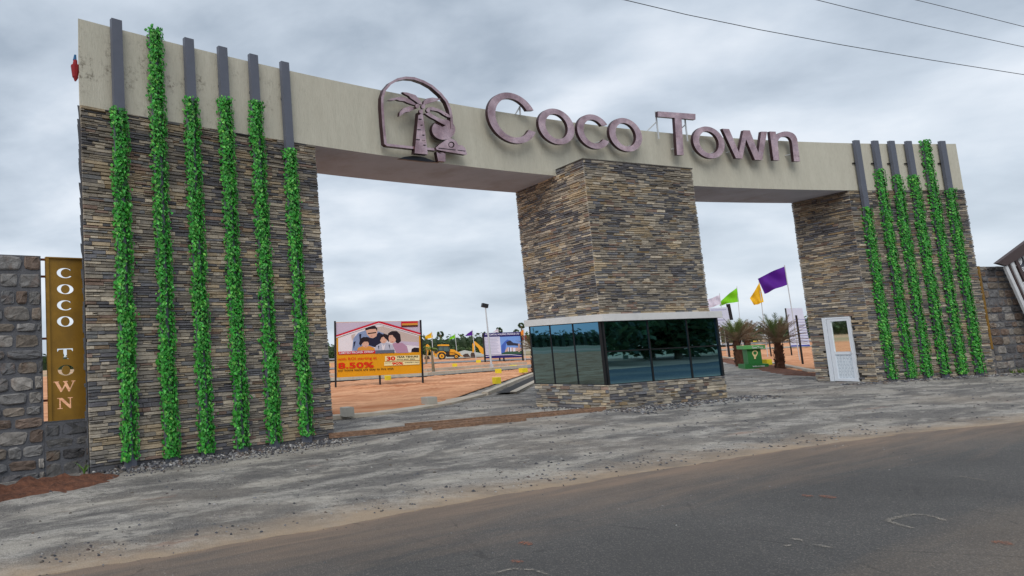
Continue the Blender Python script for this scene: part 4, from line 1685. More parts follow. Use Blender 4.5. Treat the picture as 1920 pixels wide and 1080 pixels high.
mb = MB()
ring = [op(1862, 494), op(1880, 499), op(1990, 432), op(1975, 410)]
mb.prism(ring, ON_N * 0.10)
mb.build('top_rail', M['brown_steel'], on)
k_bar = (40 / 88.0)
for i, (x0, y0, w_, mt) in enumerate([(1882, 500, 5.0, 'white_metal'), (1892.5, 493, 5.0, 'white_metal'), (1917.5, 476, 5.5, 'white_metal'), (1944, 460, 6, 'white_metal')]):
    mb = MB()
    x1, y1 = x0 + k_bar * 205, y0 + 205
    mb.prism([op(x0 - w_ / 2, y0), op(x0 + w_ / 2, y0 - 2), op(x1 + w_ / 2, y1 - 2), op(x1 - w_ / 2, y1)], ON_N * 0.06)
    mb.build('bar', M[mt], on)
for (x0, y0, w_) in [(1888, 496, 4), (1901, 487, 5), (1933, 466, 7)]:
    mb = MB()
    x1, y1 = x0 + k_bar * 205, y0 + 205
    mb.prism([op(x0 - w_ / 2, y0, -0.02), op(x0 + w_ / 2, y0 - 2, -0.02), op(x1 + w_ / 2, y1 - 2, -0.02), op(x1 - w_ / 2, y1, -0.02)], ON_N * 0.05)
    mb.build('mullion', M['brown_steel'], on)
mb = MB()
for k in range(9):
    cx_, cy_ = 1908 + k * 9.2, 490 + k * 20.3
    for rr_ in (8.2, 5.4, 2.8):
        pts_o = [op(cx_ + (k % 2) * 3 + rr_ * math.cos(t * 0.5236) * 0.9, cy_ + rr_ * 1.15 * math.sin(t * 0.5236)) for t in range(13)]
        mb.tube(pts_o, 0.013, 4, 0, None, False)
mb.build('swirl_pattern', M['white_metal'], on)
mb = MB()
mb.prism([op(1905, 486, -0.06), op(1925, 474, -0.06), op(2015, 670, -0.06), op(1995, 680, -0.06)], ON_N * 0.01)
mb.build('backing_sheet', M['fin'], on)

# ------------------------------------------------------------------ the letters on the fascia
sign = empty('lettering', gp(113, -0.15, HS + 0.5), 'rose gold metal letters reading Coco Town standing on the curved fascia', 'sign')


def tangent(pxm, z=6.6, off=-0.22):
    v = ray(pxm, 0)
    # bearing where a vertical plane through the pixel column meets the fascia
    best = (1e9, 0)
    for q in range(0, 2700):
        aa = 98 + q * 0.01
        x_, y_, _ = px_of(gp(aa, off, z))
        if abs(x_ - pxm) < best[0]:
            best = (abs(x_ - pxm), aa)
    aa = best[1]
    return aa, gp(aa, off, 0), g_normal(aa), g_right(aa)


def loc2(px, py, O, N, X):
    p = on_plane(px, py, O, N)
    return (p - O).dot(X), p.z


def letter(ch, pts, pxm):
    aa, O, N, X = tangent(pxm)
    if ch in 'COo c'.replace(' ', ''):
        (lx, ly), (rx, ry), (tx, ty), (bx, by) = pts
        x0, x1 = loc2(lx, ly, O, N, X)[0], loc2(rx, ry, O, N, X)[0]
        z1, z0 = loc2(tx, ty, O, N, X)[1], loc2(bx, by, O, N, X)[1]
        cx_, cz_, a, b = (x0 + x1) / 2, (z0 + z1) / 2, (x1 - x0) / 2, (z1 - z0) / 2
        if ch == 'o':
                return [ell(cx_, cz_, a, b, n=40), ell(cx_, cz_, a * 0.62, b * 0.70, n=40)], O, N, X
        sx_, sy_ = (0.70, 0.77) if ch == 'C' else (0.62, 0.69)
        a_ = a * 1.04
        cx_ = x0 + a_
        g0 = 26 if ch == 'C' else 30
        return [ell(cx_, cz_, a_, b, g0, 360 - g0, 44) + ell(cx_, cz_, a_ * sx_, b * sy_, 360 - g0 - 4, g0 + 4, 44)], O, N, X
    return [[loc2(px, py, O, N, X) for px, py in pts]], O, N, X


def bez(p0, p1, p2, n=8):
    return [((1 - t) ** 2 * p0[0] + 2 * t * (1 - t) * p1[0] + t * t * p2[0], (1 - t) ** 2 * p0[1] + 2 * t * (1 - t) * p1[1] + t * t * p2[1]) for t in [i / n for i in range(n + 1)]]


LET = [('C', [(912, 212), (1002.5, 240), (949, 174), (972, 270.5)], 955), ('o', [(1007, 230), (1075, 247), (1036, 204.5), (1050, 272)], 1040), ('c', [(1079.5, 240), (1141, 262), (1108, 215.5), (1118, 280)], 1110),
       ('o', [(1140, 250), (1202.5, 266), (1170, 222.5), (1182, 285.5)], 1171),
       ('T', [(1231, 209.5), (1301.6, 214.5), (1301.6, 225.2), (1275.5, 222.8), (1279.5, 291.3), (1267, 291.3), (1262.5, 222), (1231, 219.3)], 1268),
       ('o', [(1296.3, 258), (1356.7, 275), (1322, 237.9), (1334, 297.8)], 1327),
       ('w', [(1351.9, 242), (1364.6, 242.7), (1383, 286), (1391.5, 245), (1403.4, 245.3), (1419.5, 287), (1424.8, 247.4), (1435.8, 247.6), (1426.5, 300.8), (1413, 300.2), (1396.5, 262), (1389.5, 298.2), (1377.5, 297.4)], 1394),
       ('n', [(1440.6, 247.2), (1451.8, 247.6), (1453, 254)] + bez((1453, 254), (1462, 246.5), (1473, 247.2), 5)[1:] + bez((1473, 247.2), (1491, 248.5), (1493, 266), 6)[1:] + [(1497.3, 303.3), (1486.3, 303), (1482.5, 268)] + bez((1482.5, 268), (1480, 255.5), (1469, 256.5), 5)[1:] + bez((1469, 256.5), (1455.5, 257.5), (1455.8, 270), 5)[1:] + [(1458.6, 301.4), (1447.8, 301)], 1468)]
class Rods:
    def bar(s, A, B, w_):
        m_ = MB()
        m_.bar(A, B, w_)
        m_.build('support_rod', M['galv'], sign)


sup = Rods()
for ch, pts, pxm in LET:
    lp, O, N, X = letter(ch, pts, pxm)
    mb = MB()
    vs, fs = curve_mesh(lp, 0.038)
    i0 = len(mb.f)
    put(mb, (vs, fs), O, X, (0, 0, 1), N)
    for i in range(len(mb.f)):
        zs_ = [vs[k][2] for k in fs[i]]
        if max(zs_) - min(zs_) > 0.03 or max(zs_) < 0:
            mb.m[i] = 1
    lo = mb.build('letter', [M['rose'], M['rose_side']], sign)
    # stand-off rods at the back of each letter
    xs_ = [v[0] for v in vs]
    zs_ = [v[1] for v in vs]
    for u in (0.2, 0.8):
        xx = min(xs_) + (max(xs_) - min(xs_)) * u
        zc = min(zs_) + 0.25
        if ch == 'T' :
            xx = (min(xs_) + max(xs_)) / 2 + (u - 0.5) * 0.15
        sup.bar(O + X * xx + Vector((0, 0, zc)) - N * 0.02, O + X * xx + Vector((0, 0, zc)) - N * 0.20, 0.025)
    if ch == 'T':
        for u in (0.08, 0.83):
            xx = min(xs_) + (max(xs_) - min(xs_)) * u
            top_ = O + X * xx + Vector((0, 0, max(zs_) + 0.02)) - N * 0.10
            sup.bar(Vector((top_.x, top_.y, HT - 0.25)), top_, 0.03)
            sup.bar(Vector((top_.x, top_.y, HT + 0.25)), Vector((top_.x, top_.y, HT)) - N * 0.3 - X * 0.12, 0.025)
    if ch == 'C':
        xx = min(xs_) + (max(xs_) - min(xs_)) * 0.80
        top_ = O + X * xx + Vector((0, 0, HT + 0.16)) - N * 0.10
        sup.bar(Vector((top_.x, top_.y, HT - 0.05)), top_, 0.03)
        sup.bar(top_ - Vector((0, 0, .02)), Vector((top_.x, top_.y, HT - 0.02)) - N * 0.1 - X * 0.06, 0.025)

# ------------------------------------------------------------------ palm emblem
EA, EO, EN, EX_ = tangent(790, 6.5, -0.17)
emb = empty('palm_emblem', EO + Vector((0, 0, 6.0)), 'rose gold emblem of a palm tree under an arch with a small house', 'emblem')


def ec(x, y):
    """crop drawing units (5.684 per source pixel, from 700,130) to the emblem's own plane"""
    return loc2(700 + x / 5.684, 130 + y / 5.684, EO, EN, EX_)


def eshape(name, loops, depth, off, mt='rose', side='rose_side'):
    vs, fs = curve_mesh([[ec(*p) for p in lp] for lp in loops], depth)
    mb = MB()
    put(mb, (vs, fs), EO + EN * off, EX_, (0, 0, 1), EN)
    for i in range(len(mb.f)):
        zs_ = [vs[k][2] for k in fs[i]]
        if max(zs_) - min(zs_) > depth or max(zs_) < 0:
            mb.m[i] = 1
    return mb.build(name, [M[mt], M[side]], emb)


def stroke(path, wd):
    a, b = [], []
    for i, p in enumerate(path):
        q0, q1 = path[max(i - 1, 0)], path[min(i + 1, len(path) - 1)]
        dx, dy = q1[0] - q0[0], q1[1] - q0[1]
        l = math.hypot(dx, dy)
        a.append((p[0] - dy / l * wd, p[1] + dx / l * wd))
        b.append((p[0] + dy / l * wd, p[1] - dx / l * wd))
    return a + b[::-1]


arch = [(440, 846), (280, 828), (130, 812), (112, 800), (92, 600), (78, 400), (80, 310), (105, 230), (165, 160), (245, 115), (330, 98), (420, 105), (520, 140), (610, 190), (700, 270), (765, 350), (798, 430), (815, 520), (822, 640)]
eshape('arch_frame', [stroke(arch, 13)], 0.05, 0.0)
eshape('base_line', [stroke([(545, 852), (600, 856), (655, 862)], 12)], 0.05, 0.0)
eshape('palm_trunk', [[(455, 470), (497, 470), (520, 640), (552, 918), (412, 905), (432, 700)]], 0.05, 0.03)
for (x, y, w_) in ((470, 543, 16), (460, 655, 18), (448, 760, 20), (488, 605, 10), (505, 712, 12), (520, 818, 12)):
    eshape('trunk_notch', [[(x - w_, y - 4), (x + w_, y + 1), (x + w_ - 4, y + 7), (x - w_, y + 3)]], 0.004, 0.088, 'black_print', 'black_print')
for lp in ([(125, 345), (170, 325), (270, 305), (340, 325), (400, 365), (440, 402), (400, 394), (340, 374), (300, 354), (250, 350), (215, 336), (180, 347)],
           [(278, 258), (330, 262), (420, 290), (465, 345), (490, 388), (462, 388), (420, 357), (365, 322), (350, 300), (310, 282)],
           [(500, 397), (510, 350), (540, 325), (600, 315), (690, 330), (650, 350), (600, 364), (550, 380)],
           [(545, 422), (600, 415), (670, 438), (730, 468), (775, 498), (802, 532), (760, 522), (720, 500), (680, 472), (640, 457), (590, 452)],
           [(245, 515), (250, 470), (290, 430), (360, 405), (430, 432), (400, 442), (350, 467), (310, 472), (275, 497)],
           [(515, 482), (560, 470), (610, 500), (660, 530), (700, 545), (740, 610), (690, 587), (630, 552), (580, 527)]):
    eshape('palm_frond', [lp], 0.03, 0.06)
for (x, y) in ((425, 412), (487, 418), (540, 455), (465, 468)):
    eshape('coconut', [ell(x, y, 22, 23, n=16)], 0.02, 0.11)
eshape('sun_disc', [ell(735, 648, 124, 108, n=36)], 0.04, 0.0)
eshape('house', [[(640, 846), (682, 808), (745, 765), (800, 742), (858, 775), (880, 815), (925, 822), (955, 850), (975, 915), (958, 920), (765, 888), (650, 866)], ell(807, 813, 33, 33, n=20)], 0.04, 0.03)
eshape('round_window', [ell(807, 813, 23, 23, n=18)], 0.03, 0.03)
eshape('floor_line', [[(672, 846), (760, 856), (850, 866), (850, 872), (760, 863), (672, 853)]], 0.003, 0.075, 'black_print', 'black_print')
eshape('floor_line', [[(872, 868), (952, 878), (952, 884), (872, 874)]], 0.003, 0.075, 'black_print', 'black_print')
eshape('post', [[(668, 876), (765, 890), (765, 985), (688, 978)]], 0.04, -0.03)
eshape('ground_mound', [[(285, 945), (350, 925), (440, 915), (560, 930), (680, 975), (720, 986), (590, 978), (440, 962)]], 0.03, -0.08, 'black_print', 'black_print')

# ------------------------------------------------------------------ timber planks across the opening
for (a, b, w_, h, lab) in (((618, 816), (1131, 768), 0.06, 0.06, 'long front timber plank lying across the left opening up to the booth'), ((760, 797), (1138, 765), 0.05, 0.06, 'second timber plank lying behind the front one by the booth'),
                           ((812, 803), (985, 786), 0.05, 0.08, 'short timber plank resting in front of the two long planks')):
    A, B = at(*a, 0.03), at(*b, 0.03)
    o = MB()
    L = (B - A).length
    nn = 14
    dd = (B - A).normalized()
    nx_ = Vector((-dd.y, dd.x, 0))
    for i in range(nn):
        p, q = A + dd * L * i / nn, A + dd * L * (i + 1) / nn
        w0, w1 = (nx_ * (w_ / 2 + 0.008 * noise.noise((i, w_ * 9, 0))), nx_ * (w_ / 2 + 0.008 * noise.noise((i + 1, w_ * 9, 0))))
        z0_, z1_ = Vector((0, 0, 0.012 * noise.noise((i * 0.7, 3, w_)))), Vector((0, 0, 0.012 * noise.noise(((i + 1) * 0.7, 3, w_))))
        hv = Vector((0, 0, h))
        o.hexa([p - w0 + z0_ - hv, q - w1 + z1_ - hv, q + w1 + z1_ - hv, p + w0 + z0_ - hv, p - w0 + z0_ + hv * .6, q - w1 + z1_ + hv * .6, q + w1 + z1_ + hv * .6, p + w0 + z0_ + hv * .6])
    ob = o.build('timber_plank', M['wood'], None, origin=A)
    tag(ob, lab, 'plank', 'timber planks by the booth')

# red and blue cloth bundle tied behind the top of the left end of the fascia
cb = MB()
bx = gp(AL0, 0) + (gp(ACUT, THK) - gp(AL0, 0)) * 0.3 + Vector((-0.06, 0, 0))
z1c, z0c = zat(bx, 103), zat(bx, 150)
for i, (zz0, zz1, r0_, r1_, mi) in enumerate(((z1c, z1c - 0.10, 0.02, 0.035, 1), (z1c - 0.10, z1c - 0.20, 0.035, 0.05, 0), (z1c - 0.20, z0c + 0.05, 0.085, 0.05, 0), (z0c + 0.05, z0c - 0.02, 0.05, 0.015, 0))):
    cb.tube([Vector((bx.x, bx.y, zz0)), Vector((bx.x - 0.01, bx.y, zz1))], [r0_, r1_], 8, mi)
tag(cb.build('cloth_bundle', [M['f_red'], M['f_blue']], None, origin=(bx.x, bx.y, z0c)), 'small red and blue cloth bundle tied at the left end of the fascia', 'bundle')

# grass sprout
gs = MB()
g0 = at(158, 893, -0.05)
for k in range(11):
    a = rnd.uniform(0, 6.28)
    l_ = rnd.uniform(0.16, 0.3)
    d_ = Vector((math.cos(a), math.sin(a), 0))
    nrm = Vector((-d_.y, d_.x, 0))
    pts = [g0 + d_ * (l_ * 0.55 * t * t) + Vector((0, 0, l_ * 1.1 * (t - 0.35 * t * t))) for t in (0, 0.35, 0.7, 1)]
    ws = [0.006, 0.013, 0.009, 0.001]
    for i in range(3):
        gs.poly([pts[i] - nrm * ws[i], pts[i + 1] - nrm * ws[i + 1], pts[i + 1] + nrm * ws[i + 1], pts[i] + nrm * ws[i]], 0, (1, 1, 1))
tag(gs.build('grass_tuft', M['grass'], None, origin=g0), 'single bright green grass tuft in red soil beside the left pillar', 'plant')
gs = MB()
g0 = RW0 + rwd * 1.0 + Vector((0.2, -0.25, 0.0))
for k in range(26):
    a = rnd.uniform(0, 6.28)
    l_ = rnd.uniform(0.08, 0.2)
    d_ = Vector((math.cos(a), math.sin(a), 0))
    q0 = g0 + Vector((rnd.uniform(-.3, .3), rnd.uniform(-.1, .1), 0))
    nrm = Vector((-d_.y, d_.x, 0)) * 0.02
    gs.poly([q0 - nrm, q0 + d_ * l_ * .6 + Vector((0, 0, l_)), q0 + nrm], 0, (0.8, 0.7, 0.6))
tag(gs.build('weed', M['grass'], None, origin=g0), 'low green weed at the foot of the right boundary wall', 'plant')

# overhead wires
for i, (pts, lab) in enumerate((([(1172, 0), (1500, 70), (1920, 140)], 'lowest of the three thin overhead wires at top right'), ([(1532, 0), (1700, 40), (1920, 88)], 'middle of the three thin overhead wires at top right'), ([(1718, 0), (1800, 20), (1920, 50)], 'shortest and highest overhead wire in the top right corner'))):
    O_, N_ = Vector((0, 13 + i * 0.8, 0)), Vector((0.25, -1, 0)).normalized()
    P = [on_plane(x, y, O_, N_) for x, y in pts]
    e0, e2 = P[0] + (P[0] - P[2]) * 1.4, P[2] + (P[2] - P[0]) * 1.4
    path = [e0, P[0]] + [P[0] * (1 - t) ** 2 + (P[1] * 2 - (P[0] + P[2]) / 2) * 2 * t * (1 - t) + P[2] * t * t for t in (0.2, 0.4, 0.6, 0.8)] + [P[2], e2]
    mb = MB()
    mb.tube(path, 0.009, 5)
    tag(mb.build('overhead_wire', M['fin_dark'], None, origin=P[0]), lab, 'wire', 'overhead wires')

# loose stones along the bases and over the apron
pb = MB()
r9 = rnd
for _ in range(2600):
    s = r9.uniform(-0.2, LL + 0.1)
    a = AL0 - s * DEG_PER_M
    d = abs(r9.gauss(0, 0.32)) + 0.02
    if s < 0.5 and r9.random() < 0.7:
        continue
    p = gp(a, -d)
    pebble(pb, p.x, p.y, gz(p.x, p.y) + 0.07 * math.exp(-d * 4) * r9.random(), r9.uniform(0.008, 0.032) * (1.2 if d < 0.4 else 0.8))
for A_, B_2, n in ((P1, P2, 1300), (P3, P1, 260)):
    dd = (B_2 - A_).normalized()
    nn_ = Vector((dd.y, -dd.x, 0))
    for _ in range(n):
        q = A_ + dd * r9.uniform(-0.2, (B_2 - A_).length + 1.2) + nn_ * (abs(r9.gauss(0, 0.35)) + 0.02)
        pebble(pb, q.x, q.y, gz(q.x, q.y), r9.uniform(0.012, 0.04))
for _ in range(1100):
    a = r9.uniform(AR0 + 1.5, AR1 - 2)
    d = abs(r9.gauss(0, 0.25)) + 0.03
    p = gp(a, -d)
    pebble(pb, p.x, p.y, gz(p.x, p.y), r9.uniform(0.015, 0.05))
for _ in range(800):
    x = r9.uniform(-3.5, 12)
    cl = noise.noise((x * 1.3, 2.0, 9))
    if cl < 0.0 and r9.random() < 0.75:
        continue
    d = 0.15 + abs(r9.gauss(0, 0.5))
    pebble(pb, x, edge_y(x) + d, gz(x, edge_y(x) + d) + 0.002, r9.uniform(0.005, 0.02))
for _ in range(7500):
    x = r9.uniform(-4, 22)
    y = edge_y(x) + r9.uniform(0.3, 12)
    if noise.noise((x * 0.8, y * 1.3, 3)) < -0.05 and r9.random() < 0.7:
        continue
    pebble(pb, x, y, gz(x, y), r9.uniform(0.005, 0.012) if r9.random() < 0.8 else r9.uniform(0.012, 0.028))
for _ in range(500):
    x = r9.uniform(-3.5, 9)
    y = edge_y(x) - abs(r9.gauss(0, 1.2)) - 0.05
    pebble(pb, x, y, 0.014, r9.uniform(0.004, 0.012))
tag(pb.build('loose_gravel', M['pebble']), 'loose crushed stones scattered over the gravel apron', kind='stuff')
# ------------------------------------------------------------------ things inside the estate
class Stand:
    """upright plane through a ground point, to set real sizes from the photograph"""
    def __init__(s, base, X=None):
        s.O = Vector((base.x, base.y, 0))
        s.X = (Vector(X).normalized() if X is not None else Vector((-s.O.y, s.O.x, 0)).normalized() * -1)
        s.N = Vector((s.X.y, -s.X.x, 0))

    def pt(s, px, py, off=0.0):
        return on_plane(px, py, s.O + s.N * off, s.N)

    def loc(s, px, py):
        p = s.pt(px, py)
        return (p - s.O).dot(s.X), p.z


def flat_shapes(S, shapes, name, parent, mats, off, thick=0.003):
    """printed areas: list of (loops in pixels, material index)"""
    mb = MB()
    for k, (loops, mi) in enumerate(shapes):
        l2 = [[S.loc(*p) for p in lp] for lp in loops]
        vs, fs = curve_mesh(l2, 0.0)
        put(mb, (vs, fs), S.O + S.N * (off + k * thick), S.X, (0, 0, 1), S.N, mi)
    return mb.build(name, mats, parent)


def px_text(mb, S, txt, x0, y0, x1, y1, capx, mi, off, bold=0.0):
    """a line of lettering whose baseline runs from (x0,y0) to (x1,y1), capital height capx pixels"""
    a, b = S.loc(x0, y0), S.loc(x1, y1)
    top = S.loc(x0, y0 - capx)
    X2 = S.X * (b[0] - a[0]) + Vector((0, 0, b[1] - a[1]))
    put_text(mb, txt, S.O + S.N * off + S.X * a[0] + Vector((0, 0, a[1])), X2.normalized(), (0, 0, 1), S.N, X2.length, top[1] - a[1], mi, bold)


# ---- yellow home loan hoarding
Lb, Rb, Mb = at(629.5, 729, 0.03), at(793, 719.5, 0.03), at(713, 727, 0.03)
S = Stand(Lb, Rb - Lb)
hb = empty('billboard', (Lb + Rb) / 2, 'large yellow home loan hoarding with a family picture on black posts', 'billboard', 'advertising hoardings')
dist_k = (Lb.length / 34)
for (x0, y0, x1, y1) in ((628, 602, 629.5, 729), (788.3, 600, 793, 719.5)):
    mb = MB()
    mb.bar(S.pt(x0, y0, 0.02), S.pt(x1, y1, 0.02), 0.065)
    mb.build('post', M['black_steel'], hb)
mb = MB()
mb.bar(S.pt(712, 703, -0.05), S.pt(713, 727, -0.05), 0.065)
mb.build('post', M['black_steel'], hb)
BP = [flat('hoarding_yellow', srgb(222, 156, 26)), flat('hoarding_lilac', srgb(196, 184, 206)), flat('hoarding_red', srgb(200, 30, 54)), flat('print_white', srgb(226, 222, 230)),
      flat('print_skin', srgb(216, 172, 152)), flat('print_hair', srgb(40, 30, 38)), flat('print_blue', srgb(132, 150, 188)), flat('print_orange', srgb(214, 148, 66)),
      flat('print_greyblue', srgb(182, 186, 204)), flat('print_pink', srgb(178, 140, 168)), flat('print_laptop', srgb(96, 104, 122)), flat('print_text_red', srgb(214, 44, 24)),
      flat('print_cream', srgb(232, 222, 170)), flat('print_black', srgb(40, 26, 24)), flat('print_brown', srgb(168, 80, 20)), flat('print_beige', srgb(196, 180, 174)), flat('print_navy', srgb(36, 38, 62))]
mb = MB()
q = [S.pt(631.5, 708), S.pt(790.5, 699.5), S.pt(787.5, 601.5), S.pt(630, 604)]
mb.prism(q, S.N * -0.03)
mb.build('board', M['white_metal'], hb)
C = lambda x, y: (600 + x / 9.6, 600 + y / 9.6)      # pixel of the x9.6 enlargement
sh = []
sh.append(([[(630.2, 604), (787.5, 601.5), (790.5, 699.5), (631.5, 708)]], 0))
sh.append(([[C(288, 45), C(1800, 18), C(1812, 235), C(1075, 25), C(1040, 25), C(288, 290)]], 1))
sh.append(([[C(325, 325), C(1050, 62), C(1780, 285), C(1782, 580), C(330, 600)]], 3))
sh.append(([[C(810, 150), C(1150, 110), C(1150, 400), C(800, 400)]], 15))
sh.append(([[C(1150, 120), C(1400, 190), C(1780, 300), C(1780, 400), C(1400, 400), C(1150, 300)]], 15))
sh.append(([[C(1440, 380), C(1780, 400), C(1780, 470), C(1440, 440)]], 1))
sh.append(([[C(1640, 580), C(1650, 520), C(1700, 495), C(1780, 500), C(1782, 580)]], 5))
sh.append(([[C(560, 275), C(640, 240), C(610, 320), C(575, 380)]], 15))
# father
sh.append(([[C(575, 550), C(600, 330), C(690, 230), C(800, 190), C(1010, 190), C(1150, 240), C(1100, 330), C(1000, 480), C(700, 560)]], 6))
sh.append(([[C(830, 300), C(940, 330), C(1060, 220), C(1130, 260), C(1110, 400), C(990, 490), C(870, 450)]], 16))
sh.append(([[C(815, 150), C(1015, 150), C(1035, 200), C(1015, 290), C(960, 325), C(900, 320), C(845, 260)]], 4))
sh.append(([[C(810, 180), C(830, 130), C(900, 110), C(990, 105), C(1030, 150), C(1025, 205), C(1000, 160), C(900, 165), C(830, 185)]], 5))
sh.append(([[C(858, 235), C(1010, 215), C(1010, 235), C(860, 255)]], 5))
# child in orange
sh.append(([[C(665, 550), C(680, 500), C(760, 470), C(900, 470), C(985, 510), C(985, 545)]], 7))
sh.append(([ell(*C(815, 425), 6.6, 7.2, n=18)], 4))
sh.append(([[C(700, 430), C(720, 340), C(780, 305), C(850, 310), C(885, 360), C(880, 430), C(860, 390), C(790, 390), C(745, 440), C(735, 470)]], 5))
# child in grey-blue
sh.append(([[C(985, 545), C(1010, 460), C(1100, 410), C(1220, 410), C(1310, 450), C(1345, 600), C(1340, 540)]], 8))
sh.append(([ell(*C(1140, 350), 6.4, 7.4, n=18)], 4))
sh.append(([[C(1070, 350), C(1085, 280), C(1150, 245), C(1215, 265), C(1240, 330), C(1235, 400), C(1205, 360), C(1140, 300), C(1100, 320), C(1090, 360)]], 5))
# mother
sh.append(([[C(1300, 430), C(1340, 410), C(1480, 410), C(1560, 470), C(1590, 590), C(1370, 595)]], 9))
sh.append(([[C(1215, 330), C(1225, 240), C(1290, 200), C(1380, 200), C(1440, 260), C(1455, 380), C(1400, 425), C(1360, 400), C(1340, 300), C(1270, 260)]], 5))
sh.append(([ell(*C(1300, 330), 7.2, 8.6, n=18)], 4))
sh.append(([[C(1235, 275), C(1290, 225), C(1370, 250), C(1400, 330), C(1385, 400), C(1350, 330), C(1300, 270)]], 5))
for (x, y, w_) in ((790, 415, 7), (840, 412, 7), (1115, 335, 7), (1165, 332, 7), (1262, 308, 8), (1318, 302, 8)):      # eyes
    sh.append(([[C(x - w_, y), C(x, y - 5), C(x + w_, y), C(x, y + 3)]], 5))
for pts_ in ([(600, 400), (640, 380), (600, 520)], [(700, 260), (740, 250), (720, 420)], [(1040, 470), (1060, 460), (1055, 540)], [(1230, 450), (1245, 440), (1260, 535)]):
    sh.append(([[C(*q_) for q_ in pts_]], 16))
for pts_ in ([(1100, 420), (1140, 470), (1180, 415), (1150, 540), (1120, 540)],):
    sh.append(([[C(*q_) for q_ in pts_]], 3))
for (x, y, w_) in ((925, 285, 22), (820, 470, 16), (1150, 385, 14), (1300, 385, 20)):      # smiles
    sh.append(([[C(x - w_, y), C(x, y + 9), C(x + w_, y - 3), C(x, y + 3)]], 2))
sh.append(([[C(985, 550), C(1335, 535), C(1335, 590), C(990, 605)]], 10))
sh.append(([[C(325, 572), C(990, 548), C(990, 600), C(325, 625)]], 2))
# red roof line with white under-line
sh.append(([[C(288, 300), C(1050, 50), C(1810, 265), C(1810, 282), C(1050, 66), C(288, 322)]], 3))
sh.append(([[C(288, 272), C(1040, 22), C(1080, 22), C(1812, 235), C(1812, 268), C(1052, 52), C(288, 303)]], 2))
sh.append(([[C(1455, 28), C(1755, 22), C(1755, 118), C(1455, 125)]], 2))
sh.append(([[C(1470, 62), C(1755, 52), C(1755, 95), C(1470, 98)]], 7))
sh.append(([[C(1462, 98), C(1755, 92), C(1755, 116), C(1462, 122)]], 13))
sh.append(([[C(1165, 650), C(1785, 630), C(1785, 720), C(1165, 742)]], 12))
sh.append(([[C(1150, 755), C(1785, 732), C(1785, 798), C(1150, 825)]], 12))
flat_shapes(S, sh, 'printed_poster', hb, BP, 0.004, 0.0006)
OF = 0.036


def ct(txt, x0, y0, x1, y1, cap, mi, bold=0.0):
    a, b = C(x0, y0), C(x1, y1)
    mb = MB()
    px_text(mb, S, txt, a[0], a[1], b[0], b[1], cap / 9.6, mi, OF, bold)
    mb.build('printed_line', BP, hb)


ct('LIMITED PROPER OFFER*', 345, 612, 970, 588, 34, 3, 0.02)
ct('with ROI starting at', 318, 728, 1015, 700, 48, 11, 0.01)
ct('8.50%', 322, 872, 965, 852, 104, 11, 0.025)
ct('our home loans are easy to live with', 318, 928, 1318, 890, 40, 13, 0.01)
ct('30', 1195, 730, 1352, 722, 70, 11, 0.05)
ct('YEAR TENURE', 1370, 682, 1760, 672, 32, 13, 0.03)
ct('WITH EASY EMIS', 1370, 722, 1700, 712, 20, 13, 0.02)
ct('LOANS UPTO', 1160, 782, 1275, 778, 15, 13)
ct('90%', 1290, 808, 1495, 800, 48, 11, 0.04)
ct('OF PROPERTY VALUE', 1520, 776, 1770, 766, 18, 13, 0.02)

# ---- blue housing finance hoarding
Lb, Rb = at(910, 681, 0.0), at(980, 678, 0.0)
S = Stand(Lb, Rb - Lb)
h2 = empty('billboard', (Lb + Rb) / 2, 'blue and white housing finance hoarding with a house picture beside the street lamp', 'billboard', 'advertising hoardings')
mb = MB()
mb.prism([S.pt(911, 671.5), S.pt(979, 669), S.pt(976, 622), S.pt(906, 625)], S.N * -0.05)
mb.build('board', M['white_metal'], h2)
for (x0, y0, x1, y1) in ((905.5, 624, 910, 681.5), (976.5, 621.5, 980.8, 678)):
    mb = MB()
    mb.bar(S.pt(x0, y0, 0.06), S.pt(x1, y1, 0.06), 0.13)
    mb.build('post', M['black_steel'], h2)
for (x0, y0, x1, y1) in ((944.5, 670, 945.3, 680), (936.8, 670, 937.2, 676)):
    mb = MB()
    mb.bar(S.pt(x0, y0, -0.1), S.pt(x1, y1, -0.1), 0.12)
    mb.build('post', M['black_steel'], h2)
B2 = [flat('hoarding_navy', srgb(40, 34, 104)), flat('hoarding_white', srgb(206, 208, 228)), flat('picture_sky', srgb(110, 150, 216)), flat('picture_blue', srgb(64, 96, 180)), flat('picture_dark', srgb(48, 50, 66)),
      flat('picture_warm', srgb(190, 160, 150)), flat('picture_green', srgb(50, 84, 66)), flat('line_grey', srgb(150, 156, 186))]
D = lambda x, y: (880 + x / 9.0, 600 + y / 9.0)      # pixel of the x9 enlargement
